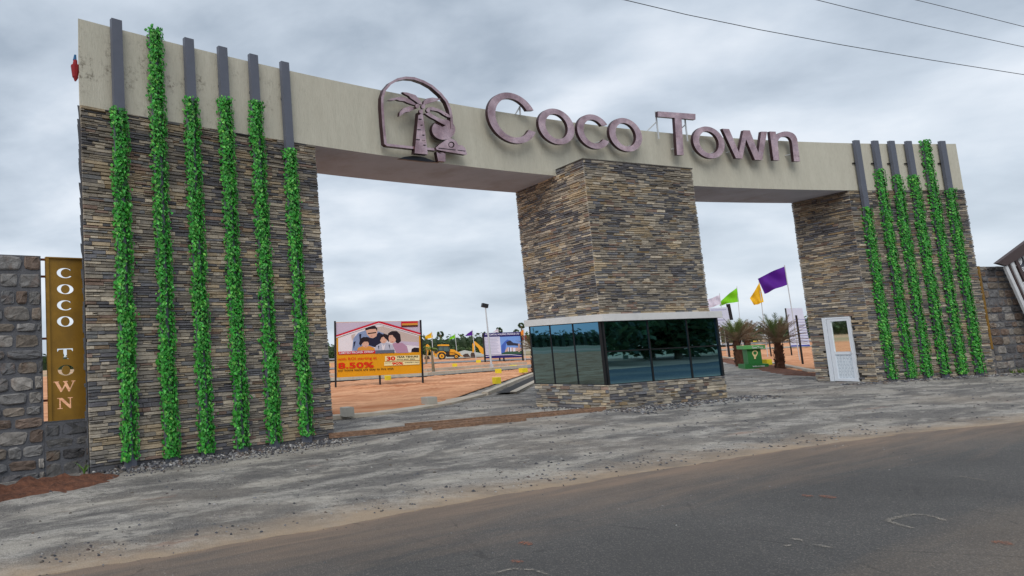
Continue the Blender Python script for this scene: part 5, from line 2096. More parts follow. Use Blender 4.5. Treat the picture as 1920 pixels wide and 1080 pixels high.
sh = [([[D(232, 222), D(865, 200), D(895, 628), D(268, 650)]], 0), ([[D(240, 290), D(512, 280), D(540, 578), D(270, 590)]], 1), ([[D(512, 285), D(868, 270), D(892, 575), D(540, 578)]], 2),
      ([[D(540, 575), D(540, 430), D(600, 360), D(640, 330), D(700, 350), D(730, 380), D(620, 400), D(600, 560)]], 3), ([[D(620, 370), D(690, 345), D(740, 385), D(850, 400), D(870, 440), D(760, 430), D(640, 430)]], 4),
      ([[D(600, 520), D(640, 460), D(890, 470), D(892, 520), D(600, 540)]], 5), ([[D(545, 560), D(640, 530), D(892, 520), D(892, 575), D(545, 578)]], 6), ([[D(650, 465), D(710, 463), D(712, 530), D(652, 532)]], 1), ([[D(735, 470), D(775, 468), D(777, 530), D(737, 532)]], 1),
      ([[D(665, 465), D(680, 465), D(682, 530), D(667, 530)]], 4), ([[D(820, 400), D(850, 400), D(852, 540), D(824, 540)]], 5),
      ([[D(270, 612), D(420, 590), D(560, 583), D(700, 580), D(890, 600), D(890, 606), D(700, 590), D(560, 593), D(420, 600), D(272, 624)]], 1)]
for k in range(11):
    y = 305 + k * 25
    sh.append(([[D(262 + k * 1.8, y), D(500 + k * 2 - (k * 37 % 60), y - 9), D(500 + k * 2 - (k * 37 % 60), y - 5), D(262 + k * 1.8, y + 5)]], 7))
flat_shapes(S, sh, 'printed_poster', h2, B2, 0.01, 0.003)
mb = MB()
a, b = D(335, 260), D(838, 244)
px_text(mb, S, 'CAPITAL HOUSING FINANCE LTD', a[0], a[1], b[0], b[1], 3.0, 1, 0.09, 0.03)
mb.build('printed_line', B2, h2)
mb = MB()
a = D(262, 252)
px_text(mb, S, '//A', a[0], a[1], a[0] + 5.5, a[1] - 0.3, 2.6, 1, 0.09, 0.03)
mb.build('printed_mark', B2, h2)

# ---- white boards seen through the right opening
Lb = at(1484.5, 668.5, 0.03)
S = Stand(Lb, Vector((0.9, -0.25, 0)))
h3 = empty('notice_board', Lb, 'white notice board with blue foot beside the right date palm', 'board')
mb = MB()
mb.prism([S.pt(1483.5, 650), S.pt(1519, 649), S.pt(1504, 577.5), S.pt(1474.5, 578)], S.N * -0.05)
mb.build('board', M['white_metal'], h3)
for (x0, y0, x1, y1) in ((1473, 578, 1485, 668.5), (1490, 591, 1506, 687)):
    mb = MB()
    A_ = at(x1, y1, 0.0)
    zt = zat(A_, y0)
    mb.bar(Vector((A_.x, A_.y, -0.1)), Vector((A_.x, A_.y, zt)), 0.055)
    mb.build('post', M['black_steel'], h3)
B3 = [flat('board_lilac', srgb(196, 204, 226)), flat('board_blue', srgb(40, 60, 156)), flat('line_lilac', srgb(132, 136, 184)), flat('print_mark', srgb(60, 60, 100))]
sh = [([[(1483.5, 650), (1519, 649), (1504, 577.5), (1474.5, 578)]], 0), ([[(1483.2, 650), (1519, 649), (1518, 646.5), (1482.8, 647.5)]], 1)]
for k in range(9):
    y = 599 + k * 5.0
    sh.append(([[(1487 + k * 0.7 + (5 if k > 2 else 0), y), (1512 + k * 0.7, y - 0.6), (1512 + k * 0.7, y + 0.2), (1487 + k * 0.7 + (5 if k > 2 else 0), y + 0.8)]], 2))
for k in range(4):
    x, y = 1485.6 + k * 0.9, 619.5 + k * 5.6
    sh.append(([ell(x, y, 0.9, 0.9, n=8)], 3))
flat_shapes(S, sh, 'printed_poster', h3, B3, 0.01, 0.003)

Lb = at(1367, 672, 0.03)
S = Stand(Lb, Vector((0.95, 0.1, 0)))
h4 = empty('notice_board', Lb, 'white site plan board on a dark post behind the booth roof', 'board')
mb = MB()
mb.prism([S.pt(1336, 614), S.pt(1370.5, 612), S.pt(1363.5, 576), S.pt(1328, 578)], S.N * -0.05)
mb.build('board', M['white_metal'], h4)
mb = MB()
mb.bar(S.pt(1365, 570, -0.12), S.pt(1371, 600, -0.12), 0.22, 0.1)
mb.build('post', M['black_steel'], h4)
mb = MB()
mb.bar(S.pt(1361, 612, -0.07), S.pt(1368, 671, -0.07), 0.09)
mb.build('post', M['black_steel'], h4)
sh = [([[(1336, 614), (1370.5, 612), (1363.5, 576), (1328, 578)]], 0)]
for (x0, y0, x1) in ((1333, 581, 1361), (1342, 591, 1355), (1343, 595, 1354), (1339, 600, 1358), (1340, 606, 1350)):
    sh.append(([[(x0, y0), (x1, y0 - 0.8), (x1, y0 + 0.1), (x0, y0 + 0.9)]], 2))
flat_shapes(S, sh, 'printed_poster', h4, B3, 0.01, 0.003)
for k, (x1, y1, zt, lab) in enumerate(((1446.5, 671, 615, 'bare black post between the pedestal and the right date palm'), (1398, 663, 628, 'short bare black post behind the left date palm'))):
    A_ = at(x1, y1, 0.0)
    mb = MB()
    mb.bar(Vector((A_.x, A_.y, -0.1)), Vector((A_.x, A_.y, zat(A_, zt))), 0.055)
    tag(mb.build('post', M['black_steel'], None, origin=A_), lab, 'post', 'bare black posts')

# ---- street lamp
P = at(921.8, 690, 0.05)
lamp = empty('street_lamp', P, 'slim pale grey street lamp with dark head in front of the blue hoarding', 'street lamp')
S = Stand(P)
top = S.pt(910.3, 577)
mb = MB()
mb.tube([P, P * 0.45 + top * 0.55, top], [0.075, 0.06, 0.045], 8)
mb.build('pole', M['galv'], lamp)
mb = MB()
mb.box(S.pt(909, 573), (0.42, 0.26, 0.28), 0, (0.96, 0, -0.26), (0, 1, 0), (0.26, 0, 0.96))
mb.build('lamp_head', M['black_steel'], lamp)
mb = MB()
mb.box(S.pt(921.5, 687), (0.2, 0.2, 0.3), 0)
mb.build('footing', M['galv'], lamp)
P = at(1349, 648, 0.0)
S = Stand(P)
mb = MB()
mb.tube([P, S.pt(1347, 622), S.pt(1345.5, 605)], [0.30, 0.24, 0.22], 10)
tag(mb.build('white_column', M['white_print'], None, True, origin=P), 'plain white round column beyond the booth corner', 'column')


# ---- flags
def flag(base, pts, mt, lab, prad, top, name='flag', grp='flags flying over the estate', deco=None):
    P = at(*base, 0.0)
    S = Stand(P)
    root = empty(name, P, lab, 'flag', grp)
    mb = MB()
    T = S.pt(*top)
    mb.tube([P, T], prad * 0.62, 6)
    mb.build('pole', M['galv'], root)
    # cloth: grid between the hoist edge and the fly edge, with waves
    h0, h1, f1, f0 = [S.loc(*p) for p in pts]          # hoist top, hoist bottom, fly bottom, fly top
    mb = MB()
    nu, nv = 14, 8
    vs = []
    size = math.dist(h0, f0)
    for i in range(nu + 1):
        for j in range(nv + 1):
            u, v = i / nu, j / nv
            x = (h0[0] * (1 - v) + h1[0] * v) * (1 - u) + (f0[0] * (1 - v) + f1[0] * v) * u
            z = (h0[1] * (1 - v) + h1[1] * v) * (1 - u) + (f0[1] * (1 - v) + f1[1] * v) * u
            wv = math.sin(u * 11 + v * 3.5 + base[0]) * 0.10 * size * (0.3 + u) + 0.07 * size * math.sin(v * 6 + u * 5)
            z += 0.03 * size * math.sin(u * 7 + base[0]) * u
            vs.append(S.O + S.X * x + S.N * wv + Vector((0, 0, z)))
    mb.mesh(vs, [(i * (nv + 1) + j, (i + 1) * (nv + 1) + j, (i + 1) * (nv + 1) + j + 1, i * (nv + 1) + j + 1) for i in range(nu) for j in range(nv)])
    mb.build('cloth', M[mt], root, True)
    if deco:
        mb = MB()
        for (x0, y0, x1, y1, w_) in deco:
            mb.bar(S.pt(x0, y0, 0.18 * size), S.pt(x1, y1, 0.18 * size), 0.02 * size * w_, 0.004)
        mb.build('printed_mark', M['f_red'] if mt == 'f_yellow' else M['f_purple'], root)
    return root


flag((1500, 678), [(1470.5, 499.5), (1476, 534), (1433.5, 550), (1420.5, 521.5)], 'f_purple', 'big purple flag, highest of the flags, beside the right pillar', 0.035, (1471, 497))
flag((1440, 672), [(1424, 530), (1432, 566), (1414, 573), (1406, 560)], 'f_yellow', 'yellow flag with red print hanging behind the big purple flag', 0.035, (1423, 527), deco=[(1411, 550, 1420, 547, 1.6), (1413, 559, 1418, 563, 1.2), (1418, 558, 1423, 556, 1.2), (1415, 565, 1422, 560, 1.0)])
flag((1393, 664), [(1381.5, 539.5), (1385.5, 565.5), (1349, 572.5), (1352, 563)], 'f_green', 'lime green flag left of the yellow and big purple ones in the right opening', 0.03, (1381.5, 537))
flag((1364, 668), [(1349, 553), (1352, 570), (1329, 578), (1326, 562)], 'f_white', 'white flag with purple print beside the centre pillar edge', 0.03, (1349, 550), deco=[(1332, 573, 1346, 570, 1.6), (1338, 563, 1341, 562.5, 2), (1337, 567, 1342, 566, 1)])
flag((813, 684), [(809.5, 623), (812.3, 632.5), (798, 636.5), (797, 631)], 'f_yellow', 'small yellow flag just right of the yellow hoarding', 0.06, (809.3, 622))
flag((858, 671), [(853.0, 626.5), (854.8, 633.5), (841, 637.5), (844, 633)], 'f_green', 'small lime green flag above the digger', 0.07, (852.9, 625.5))
flag((893, 676), [(885.5, 619.5), (887.2, 628.6), (871.5, 630.4), (878, 624.5)], 'f_purple', 'small purple flag left of the street lamp', 0.07, (885.3, 618.5))
flag((941, 672), [(933.5, 616.5), (934.5, 623), (924, 623), (927, 620.5)], 'f_white', 'white flag tip showing above the blue hoarding', 0.07, (933.4, 616))
flag((985, 678), [(982, 617.5), (983, 628), (977.5, 630), (976, 622)], 'f_orange', 'orange flag squeezed between the blue hoarding and the booth', 0.06, (981.9, 616))

# ---- yellow marker blocks and grey concrete cubes
def cube_block(px, py, wpx, hpx, mt, name, lab, cat, grp, top=None, rot=0.2):
    P = at(px, py, 0.14 if mt == 'yellow' else 0.05)
    k = px_of(P)[2] / FPX
    w_, h_ = wpx * k, hpx * k
    mb = MB()
    X = Vector((math.cos(rot), math.sin(rot), 0))
    Y = Vector((-math.sin(rot), math.cos(rot), 0))
    c = P + Vector((0, 0, h_ / 2 - 0.02)) + Y * w_ / 2
    a = w_ / 2
    bq = [c + X * sx_ * a + Y * sy_ * a for sx_, sy_ in ((-1, -1), (1, -1), (1, 1), (-1, 1))]
    j = lambda: Vector((rnd.uniform(-.02, .02) * w_, rnd.uniform(-.02, .02) * w_, rnd.uniform(-.015, .015) * w_))
    e = 0.06
    zs_ = [-h_ / 2, h_ / 2 - e * h_, h_ / 2]
    ring = [[p * 1 + Vector((0, 0, zs_[0])) + j() for p in bq], [p * 1 + Vector((0, 0, zs_[1])) + j() for p in bq], [c + (p - c) * (1 - e) + Vector((0, 0, zs_[2])) + j() for p in bq]]
    vs = ring[0] + ring[1] + ring[2]
    mb.mesh(vs, [(3, 2, 1, 0)] + [(i, (i + 1) % 4, (i + 1) % 4 + 4, i + 4) for i in range(4)] + [(i + 4, (i + 1) % 4 + 4, (i + 1) % 4 + 8, i + 8) for i in range(4)])
    mb.mesh(ring[2], [(0, 1, 2, 3)], 1 if top else 0)
    o = mb.build(name, [M[mt], M[top or mt]], None, origin=P)
    return tag(o, lab, cat, grp)


cube_block(656.5, 779.5, 19, 17, 'block', 'concrete_cube', 'grey concrete cube near the left pillar, the nearer of two', 'block', 'grey concrete cubes on the kerb', rot=0.35)
cube_block(812, 758.5, 21, 15, 'block', 'concrete_cube', 'grey concrete cube further along the kerb towards the booth', 'block', 'grey concrete cubes on the kerb', rot=0.3)
for x, y, w_, h_, tp, lab in ((729.5, 712, 9, 8.5, None, 'yellow marker block under the right half of the yellow hoarding'), (854.5, 687, 6.2, 5.6, None, 'pale yellow marker block below the small lime green flag'), (899, 679.5, 6, 5, None, 'yellow marker block on the far road left of the blue hoarding'),
                              (935, 718.5, 11, 12, None, 'largest yellow marker block standing at the drain kerb'), (937, 699, 8, 8, 'orange_top', 'yellow marker block with rusty top right of the street lamp foot'), (966, 690, 9, 6, None, 'yellow marker block under the right end of the blue hoarding'),
                              (985, 697.5, 11, 8, 'orange_top', 'yellow marker block with rusty top against the booth glass edge'), (618, 685.5, 3, 3, None, 'tiny far yellow marker block beside the left pillar'),
                              (1443.5, 683, 12, 10, 'orange_top', 'yellow marker block with rusty top between pedestal and right date palm'), (1347, 670, 8, 6, None, 'yellow marker block by the booth right edge'), (1418, 641, 4, 2.5, None, 'far yellow marker block on the road above the pedestal')):
    cube_block(x, y, w_, h_, 'yellow', 'marker_block', lab, 'marker block', 'yellow marker blocks', tp)

# ---- green pedestal
P = at(1413, 690, 0.02)
S = Stand(P, Vector((0.93, -0.37, 0)))
ped = empty('pedestal', P, 'green painted display pedestal with cream emblem between two date palms', 'pedestal')
k = px_of(P)[2] / FPX


def pbox(x0, x1, y0, y1, d, mt, name, o=0.0):
    a, b = S.loc(x0, (y0 + y1) / 2)[0], S.loc(x1, (y0 + y1) / 2)[0]
    z0_, z1_ = S.loc((x0 + x1) / 2, y1)[1], S.loc((x0 + x1) / 2, y0)[1]
    mb = MB()
    mb.box(S.O + S.X * (a + b) / 2 + Vector((0, 0, (z0_ + z1_) / 2)) - S.N * (d / 2 - o), (b - a, d, z1_ - z0_), 0, S.X, S.N, (0, 0, 1))
    mb.build(name, M[mt], ped)


pbox(1395.5, 1440, 682.5, 691.5, 0.9, 'green_paint', 'plinth', 0.12)
pbox(1402, 1428, 654.5, 682.3, 0.6, 'green_paint', 'shaft')
pbox(1392, 1433, 647.5, 654.3, 0.9, 'green_light', 'cap', 0.12)
mb = MB()
vs, fs = curve_mesh([[S.loc(*p) for p in ell(1415.3, 662, 5.2, 5.0, n=20)], [S.loc(*p) for p in ell(1415.3, 662, 3.4, 3.2, n=20)]], 0.01)
put(mb, (vs, fs), S.O + S.N * 0.015, S.X, (0, 0, 1), S.N)
vs, fs = curve_mesh([[S.loc(*p) for p in [(1411, 665), (1419.5, 665), (1416.8, 670), (1417, 673), (1413.8, 673), (1414, 670)]]], 0.01)
put(mb, (vs, fs), S.O + S.N * 0.016, S.X, (0, 0, 1), S.N)
mb.build('emblem', M['cream'], ped)
mb = MB()
px_text(mb, S, 'Coco Town', 1408, 653.2, 1428, 652.2, 3.4, 0, 0.14, 0.02)
mb.build('printed_line', M['white_print'], ped)
mb = MB()
px_text(mb, S, 'WELCOME', 1409, 688, 1432, 687, 2.2, 0, 0.14, 0.02)
mb.build('printed_line', M['white_print'], ped)


# ---- date palms
def date_palm(base, trunk_top, crown_px, lab, seed, green, trunk_w):
    rr = random.Random(seed)
    P = at(*base, 0.05)
    S = Stand(P)
    k = px_of(P)[2] / FPX
    root = empty('date_palm', P, lab, 'palm', 'date palms in the soil strip')
    T = S.pt(*trunk_top)
    H = T.z
    mb = MB()
    n = 10
    path, rads = [], []
    for i in range(n + 1):
        t = i / n
        path.append(P.lerp(T, t) + Vector((0.02 * math.sin(t * 5), 0, -0.1 if i == 0 else 0)))
        rads.append(trunk_w * k / 2 * (1.05 - 0.25 * t if t < 0.8 else 0.80 - (t - 0.8) * 1.2))
    mb.tube(path, rads, 12)
    # old leaf bases
    for i in range(190):
        t = rr.random() * 0.92
        a = rr.random() * 6.28
        r0 = trunk_w * k / 2 * (1.0 - 0.2 * t)
        c = P.lerp(T, t) + Vector((math.cos(a) * r0 * 0.95, math.sin(a) * r0 * 0.95, 0))
        o_ = Vector((math.cos(a), math.sin(a), 0))
        tn = Vector((-o_.y, o_.x, 0)) * 0.035
        tip = c + o_ * rr.uniform(0.03, 0.08) + Vector((0, 0, rr.uniform(0.07, 0.13)))
        mb.mesh([c - tn - Vector((0, 0, .04)), c + tn - Vector((0, 0, .04)), tip + tn * .7, tip - tn * .7, c + o_ * .0 + Vector((0, 0, .03))], [(0, 1, 2, 3), (3, 2, 4)])
    mb.build('trunk', M['bark'], root)
    R_ = crown_px * k
    nf = 54
    for i in range(nf):
        t = i / nf
        az = i * 2.39996 + rr.uniform(-0.2, 0.2)
        el0 = R(86 - 76 * t ** 1.1 + rr.uniform(-6, 6))
        ln = R_ * rr.uniform(0.85, 1.12) * (0.8 + 0.25 * math.sin(t * 3.0))
        o_ = Vector((math.cos(az), math.sin(az), 0))
        pts = []
        el = el0
        p = T + Vector((0, 0, -0.1))
        segs = 7
        for s in range(segs + 1):
            pts.append(p.copy())
            p = p + (o_ * math.cos(el) + Vector((0, 0, math.sin(el)))) * ln / segs
            el -= R(rr.uniform(1, 5) + 3 * t)
        mb = MB()
        side = Vector((-o_.y, o_.x, 0))
        tone = rr.uniform(0.75, 1.2)
        for s in range(segs):
            w0, w1 = 0.014 * (1 - s / segs) + 0.004, 0.014 * (1 - (s + 1) / segs) + 0.003
            mb.poly([pts[s] - side * w0, pts[s + 1] - side * w1, pts[s + 1] + side * w1, pts[s] + side * w0], 0, (tone, tone, tone))
        nl = 22
        for q in range(nl):
            u = 0.12 + 0.88 * q / nl
            f = u * segs
            i0 = min(segs - 1, int(f))
            c = pts[i0].lerp(pts[i0 + 1], f - i0)
            dirn = (pts[i0 + 1] - pts[i0]).normalized()
            ll = R_ * 0.24 * math.sin(math.pi * (0.15 + 0.78 * u)) * rr.uniform(0.8, 1.15)
            for sg in (-1, 1):
                up = dirn.cross(side) * -1
                v = (dirn * 0.85 + side * sg * rr.uniform(0.45, 0.75) + Vector((0, 0, rr.uniform(-0.1, 0.45)))).normalized()
                tw = dirn * 0.018
                tn = tone * rr.uniform(0.8, 1.2)
                mb.poly([c - tw, c + v * ll, c + tw + Vector((0, 0, 0.01))], 0, (tn, tn, tn))
        mb.build('frond', M['palm_green'] if (t < green) else M['palm_dry'], root)
    return root


date_palm((1463, 691.5), (1458, 641), 62, 'right date palm, largest, with brown fronds and green heart', 4, 0.24, 13.5)
date_palm((1387, 685), (1381, 637), 50, 'left date palm standing beside the green pedestal', 5, 0.38, 12.5)
date_palm((1404, 668), (1401, 634), 42, 'smaller date palm behind the green pedestal', 6, 0.12, 9)
date_palm((1342, 676), (1338, 636), 34, 'date palm mostly hidden by the right corner of the booth', 7, 0.1, 9)
# the one at the other side, only its fronds showing past the booth's left edge
date_palm((1003, 700), (1001, 652), 36, 'date palm hidden behind the booth, fronds showing left of its glass', 8, 0.35, 10)


# ---- young coconut saplings
def sapling(base, top, crown, lab, seed):
    rr = random.Random(seed)
    P = at(*base, 0.03)
    S = Stand(P)
    k = px_of(P)[2] / FPX
    root = empty('young_palm', P, lab, 'palm', 'young palms behind the kerb')
    T = S.pt(*top)
    mb = MB()
    mb.tube([P, P.lerp(T, 0.5), T], [0.11, 0.08, 0.05], 8)
    mb.build('trunk', M['thin_bark'], root)
    for i in range(9):
        az = i * 2.4
        o_ = Vector((math.cos(az), math.sin(az), 0))
        side = Vector((-o_.y, o_.x, 0))
        ln = crown * k * rr.uniform(0.8, 1.1)
        el = R(rr.uniform(35, 75))
        p, pts = T.copy(), []
        for s in range(7):
            pts.append(p.copy())
            p = p + (o_ * math.cos(el) + Vector((0, 0, math.sin(el)))) * ln / 6
            el -= R(24)
        mb = MB()
        for s in range(6):
            w0, w1 = ln * 0.11 * math.sin(0.5 + s * 0.42), ln * 0.11 * math.sin(0.5 + (s + 1) * 0.38)
            tn = rr.uniform(0.9, 1.5)
            mb.poly([pts[s], pts[s + 1], pts[s + 1] + side * w1 - Vector((0, 0, w1)), pts[s] + side * w0 - Vector((0, 0, w0))], 0, (tn, tn, tn * 0.7))
            mb.poly([pts[s], pts[s] - side * w0 - Vector((0, 0, w0)), pts[s + 1] - side * w1 - Vector((0, 0, w1)), pts[s + 1]], 0, (tn, tn, tn * 0.7))
        mb.build('frond', M['palm_green'], root)


sapling((813.5, 702), (809, 656), 15, 'young palm with drooping leaves right of the yellow hoarding, nearer one', 3)
sapling((799, 684), (800.5, 652), 11, 'young palm close beside the right post of the yellow hoarding', 9)

# ---- backhoe loader
P = at(836, 674.5, 0.05)
S = Stand(P)
k = px_of(P)[2] / FPX
hoe = empty('backhoe_loader', P, 'yellow backhoe loader with front bucket facing right', 'digger')
G = lambda x, y: (790 + x / 13.5, 610 + y / 13.5)      # pixel of the x13.5 enlargement


def hp(x, y, o=0.0):
    return S.pt(*G(x, y), o)


def hshape(name, pts, depth, mt, off=0.0, parent=None):
    mb = MB()
    mb.prism([hp(x, y) + S.N * (off + depth / 2) for x, y in pts], S.N * -depth)
    return mb.build(name, M[mt], parent or hoe)


def wheel(x, y, rpx, width, off, name):
    c = hp(x, y) + S.N * off
    r_ = rpx / 13.5 * k
    mb = MB()
    ax = S.N
    # tyre as a lathe
    prof = [(0.62, -0.5), (0.92, -0.5), (1.0, -0.3), (1.0, 0.3), (0.92, 0.5), (0.62, 0.5)]
    n = 20
    vs = []
    for pr, po in prof:
        for j in range(n):
            a = 2 * math.pi * j / n
            rr_ = r_ * pr * (1.03 if (j % 2 and pr == 1.0) else 1)
            vs.append(c + S.X * math.cos(a) * rr_ + Vector((0, 0, math.sin(a) * rr_)) + ax * po * width)
    mb.mesh(vs, [(i * n + j, i * n + (j + 1) % n, (i + 1) % 6 * n + (j + 1) % n, (i + 1) % 6 * n + j) for i in range(6) for j in range(n)])
    wo = mb.build(name, M['tyre'], hoe)
    mb = MB()
    mb.cyl(c + ax * width * 0.05, ax, r_ * 0.62, width * 0.8, 16, 0, r_ * 0.6)
    rim = mb.build('rim', M['jcb'], wo)
    mb = MB()
    mb.cyl(c + ax * width * 0.48, ax, r_ * 0.22, width * 0.15, 12)
    mb.build('hub', M['steel_dark'], wo)


for o_ in (0.95, -0.95):
    wheel(520, 775, 95, 0.42, o_, 'wheel')
    wheel(880, 785, 58, 0.32, o_ * 0.9, 'wheel')
hshape('chassis', [(330, 700), (620, 720), (640, 800), (980, 800), (980, 740), (800, 690), (620, 640), (330, 650)], 0.9, 'steel_dark')
hshape('bonnet', [(710, 600), (830, 615), (900, 660), (990, 700), (985, 745), (720, 745), (690, 660)], 1.0, 'jcb')
hshape('engine_side', [(625, 640), (700, 640), (715, 745), (620, 780)], 1.3, 'black_steel')
cb_ = hshape('cab', [(425, 530), (690, 525), (725, 600), (720, 660), (600, 660), (560, 640), (430, 640)], 1.5, 'cab_glass')
hshape('cab_roof', [(405, 520), (415, 492), (500, 482), (690, 485), (712, 500), (700, 522)], 1.8, 'jcb')
for x, w_ in ((432, 10), (545, 10), (680, 12)):
    for o_ in (0.77, -0.77):
        hshape('cab_pillar', [(x, 528), (x + w_, 528), (x + w_ + (28 if x > 600 else 0), 655), (x + (28 if x > 600 else 0), 655)], 0.06, 'black_steel', o_)
for o_ in (0.95, -0.95):
    hshape('mudguard', [(395, 720), (420, 680), (470, 655), (560, 655), (610, 690), (630, 720), (610, 725), (560, 680), (470, 680), (410, 725)], 0.45, 'jcb', o_)
    hshape('loader_arm', [(700, 640), (860, 650), (1000, 740), (1060, 780), (1040, 800), (980, 770), (850, 690), (700, 670)], 0.16, 'jcb', o_ * 0.62)
hshape('front_bucket', [(1060, 750), (1110, 720), (1180, 715), (1190, 740), (1240, 800), (1090, 805), (1060, 790)], 2.1, 'steel_dark')
hshape('exhaust', [(845, 560), (862, 560), (866, 640), (848, 640)], 0.08, 'black_steel', 0.2)
hshape('rear_frame', [(250, 650), (400, 655), (395, 800), (350, 800), (345, 740), (300, 760), (255, 700)], 0.7, 'jcb')
hshape('rear_boom', [(120, 500), (150, 475), (190, 500), (230, 560), (300, 690), (340, 740), (290, 745), (240, 680), (185, 570)], 0.25, 'jcb')
hshape('dipper_arm', [(115, 500), (165, 500), (180, 620), (165, 760), (125, 760), (118, 640)], 0.25, 'jcb')
hshape('rear_bucket', [(80, 800), (120, 770), (190, 780), (220, 850), (130, 870), (80, 860)], 0.6, 'steel_dark')
mb = MB()
for i in range(500):
    a, b = rnd.random() * 6.28, rnd.random() ** 0.5
    x_, y_ = b * math.cos(a), b * math.sin(a)
c0 = hp(1100, 700, -8)
for i in range(5):
    mb.cyl(c0 + Vector((0, 0, -0.5 + i * 0.2)), (0, 0, 1), 4.2 * (1 - i * 0.2), 0.21, 18, 0, 4.2 * (1 - (i + 1) * 0.2) + 0.02)
tag(mb.build('earth_heap', M['block'], None, True, origin=c0), 'low grey earth heap behind the front bucket of the digger', 'heap')

# second machine: excavator whose boom shows left of the blue hoarding
P = at(893, 671.5, 0.05)
S = Stand(P)
k = px_of(P)[2] / FPX
hoe = empty('excavator', P, 'yellow excavator boom and bucket partly hidden by the blue hoarding', 'digger')
hshape('boom', [(1310, 450), (1350, 400), (1400, 440), (1550, 570), (1640, 640), (1740, 700), (1740, 760), (1620, 720), (1540, 730), (1480, 670), (1450, 590), (1380, 510), (1345, 480)], 0.4, 'jcb')
hshape('dipper_arm', [(1290, 470), (1345, 420), (1360, 520), (1330, 680), (1290, 690), (1295, 560)], 0.3, 'jcb')
hshape('bucket', [(1245, 740), (1265, 690), (1340, 690), (1360, 760), (1390, 800), (1250, 800)], 0.9, 'steel_dark')
hshape('body', [(1700, 640), (1950, 640), (1950, 760), (1700, 760)], 2.2, 'jcb')
hshape('cab', [(1720, 560), (1830, 560), (1850, 645), (1715, 645)], 1.1, 'cab_glass', 0.5)
for o_ in (1.0, -1.0):
    hshape('track', [(1680, 780), (1700, 765), (1960, 765), (1980, 785), (1960, 825), (1700, 825)], 0.4, 'tyre', o_)

# far white site building and truck beyond the right opening
P = at(1450, 634, 0.0)
S = Stand(P)
mb = MB()
mb.prism([S.pt(1418, 637), S.pt(1448, 635.5), S.pt(1446.5, 628), S.pt(1416.5, 629.5)], S.N * -6)
fb = empty('site_shed', P, 'long low white site shed beyond the date palms', 'building')
mb.build('wall', M['white_metal'], fb)
mb = MB()
mb.prism([S.pt(1415, 630, 0.5), S.pt(1449, 628.3, 0.5), S.pt(1448.5, 626.5, 0.5), S.pt(1415.5, 628.2, 0.5)], S.N * -7)
mb.build('roof', M['galv'], fb)
P = at(1360, 640, 0.0)
S = Stand(P)
fb = empty('site_shed', P, 'low white roofed shed seen between booth corner and left date palm', 'building')
mb = MB()
mb.prism([S.pt(1332, 641), S.pt(1380, 638), S.pt(1380, 633), S.pt(1332, 632)], S.N * -5)
mb.build('wall', M['white_metal'], fb)
mb = MB()
mb.prism([S.pt(1330, 636.5, 0.6), S.pt(1382, 632.5, 0.6), S.pt(1380, 630.5, 0.6), S.pt(1330, 634, 0.6)], S.N * -6)
mb.build('roof', M['white_print'], fb)
mb = MB()
P = at(972, 664, 0)
S = Stand(P)
fb = empty('site_shed', P, 'pale site shed with crimson roof just left of the booth glass', 'building')
mb.prism([S.pt(978, 659), S.pt(997, 658), S.pt(995, 636), S.pt(978, 637)], S.N * -5)
mb.build('wall', M['block'], fb)
mb = MB()
mb.prism([S.pt(977, 637, .4), S.pt(996, 636, .4), S.pt(990, 628, .4), S.pt(979, 629, .4)], S.N * -6)
mb.build('roof', M['f_red'], fb)


# ---- trees
def leaf_cloud(mb, c, rx, rz, n, size, rr, mi=0):
    for _ in range(n):
        while True:
            x, y, z = rr.uniform(-1, 1), rr.uniform(-1, 1), rr.uniform(-1, 1)
            d = x * x + y * y + z * z
            if 0.25 < d < 1:
                break
        p = c + Vector((x * rx, y * rx, z * rz))
        a = Vector((rr.uniform(-1, 1), rr.uniform(-1, 1), rr.uniform(-0.6, 0.6))).normalized() * size * rr.uniform(0.6, 1.3)
        b = Vector((rr.uniform(-1, 1), rr.uniform(-1, 1), rr.uniform(-1, 1))).normalized() * size * rr.uniform(0.5, 1.0)
        t = rr.uniform(0.55, 1.35)
        tc = (t * rr.uniform(0.85, 1.2), t, t * rr.uniform(0.8, 1.1))
        mb.poly([p - a, p + b, p + a, p - b], mi, tc)


# far treeline all round (one mass)
rr = random.Random(77)
mb = MB()
for az in frange(-110, 110, 0.55):
    D_ = 300 + 70 * noise.noise((az * 0.1, 0, 0))
    vis = 4 < az < 55
    h = 5.2 + 3.2 * noise.noise((az * 0.35, 2, 0)) + 2.2 * noise.noise((az * 1.4, 5, 0)) + (1.5 if az < 30 else 0)
    h = max(2.2, h)
    a = R(az)
    c = Vector((math.sin(a) * D_, math.cos(a) * D_, 0))
    leaf_cloud(mb, c + Vector((0, 0, h * 0.45)), 3.2, h * 0.62, 50 if vis else 22, 0.75 if vis else 1.2, rr)
    mb.tube([c + Vector((0, 0, -1)), c + Vector((0, 0, h * 0.55)), c + Vector((0, 0, h * 0.8))], [2.6, 2.2, 0.8], 6, 0, (0.35, 0.4, 0.35))
tag(mb.build('treeline', M['tree_leaf']), 'dark green far treeline along the horizon beyond the plots', kind='stuff')
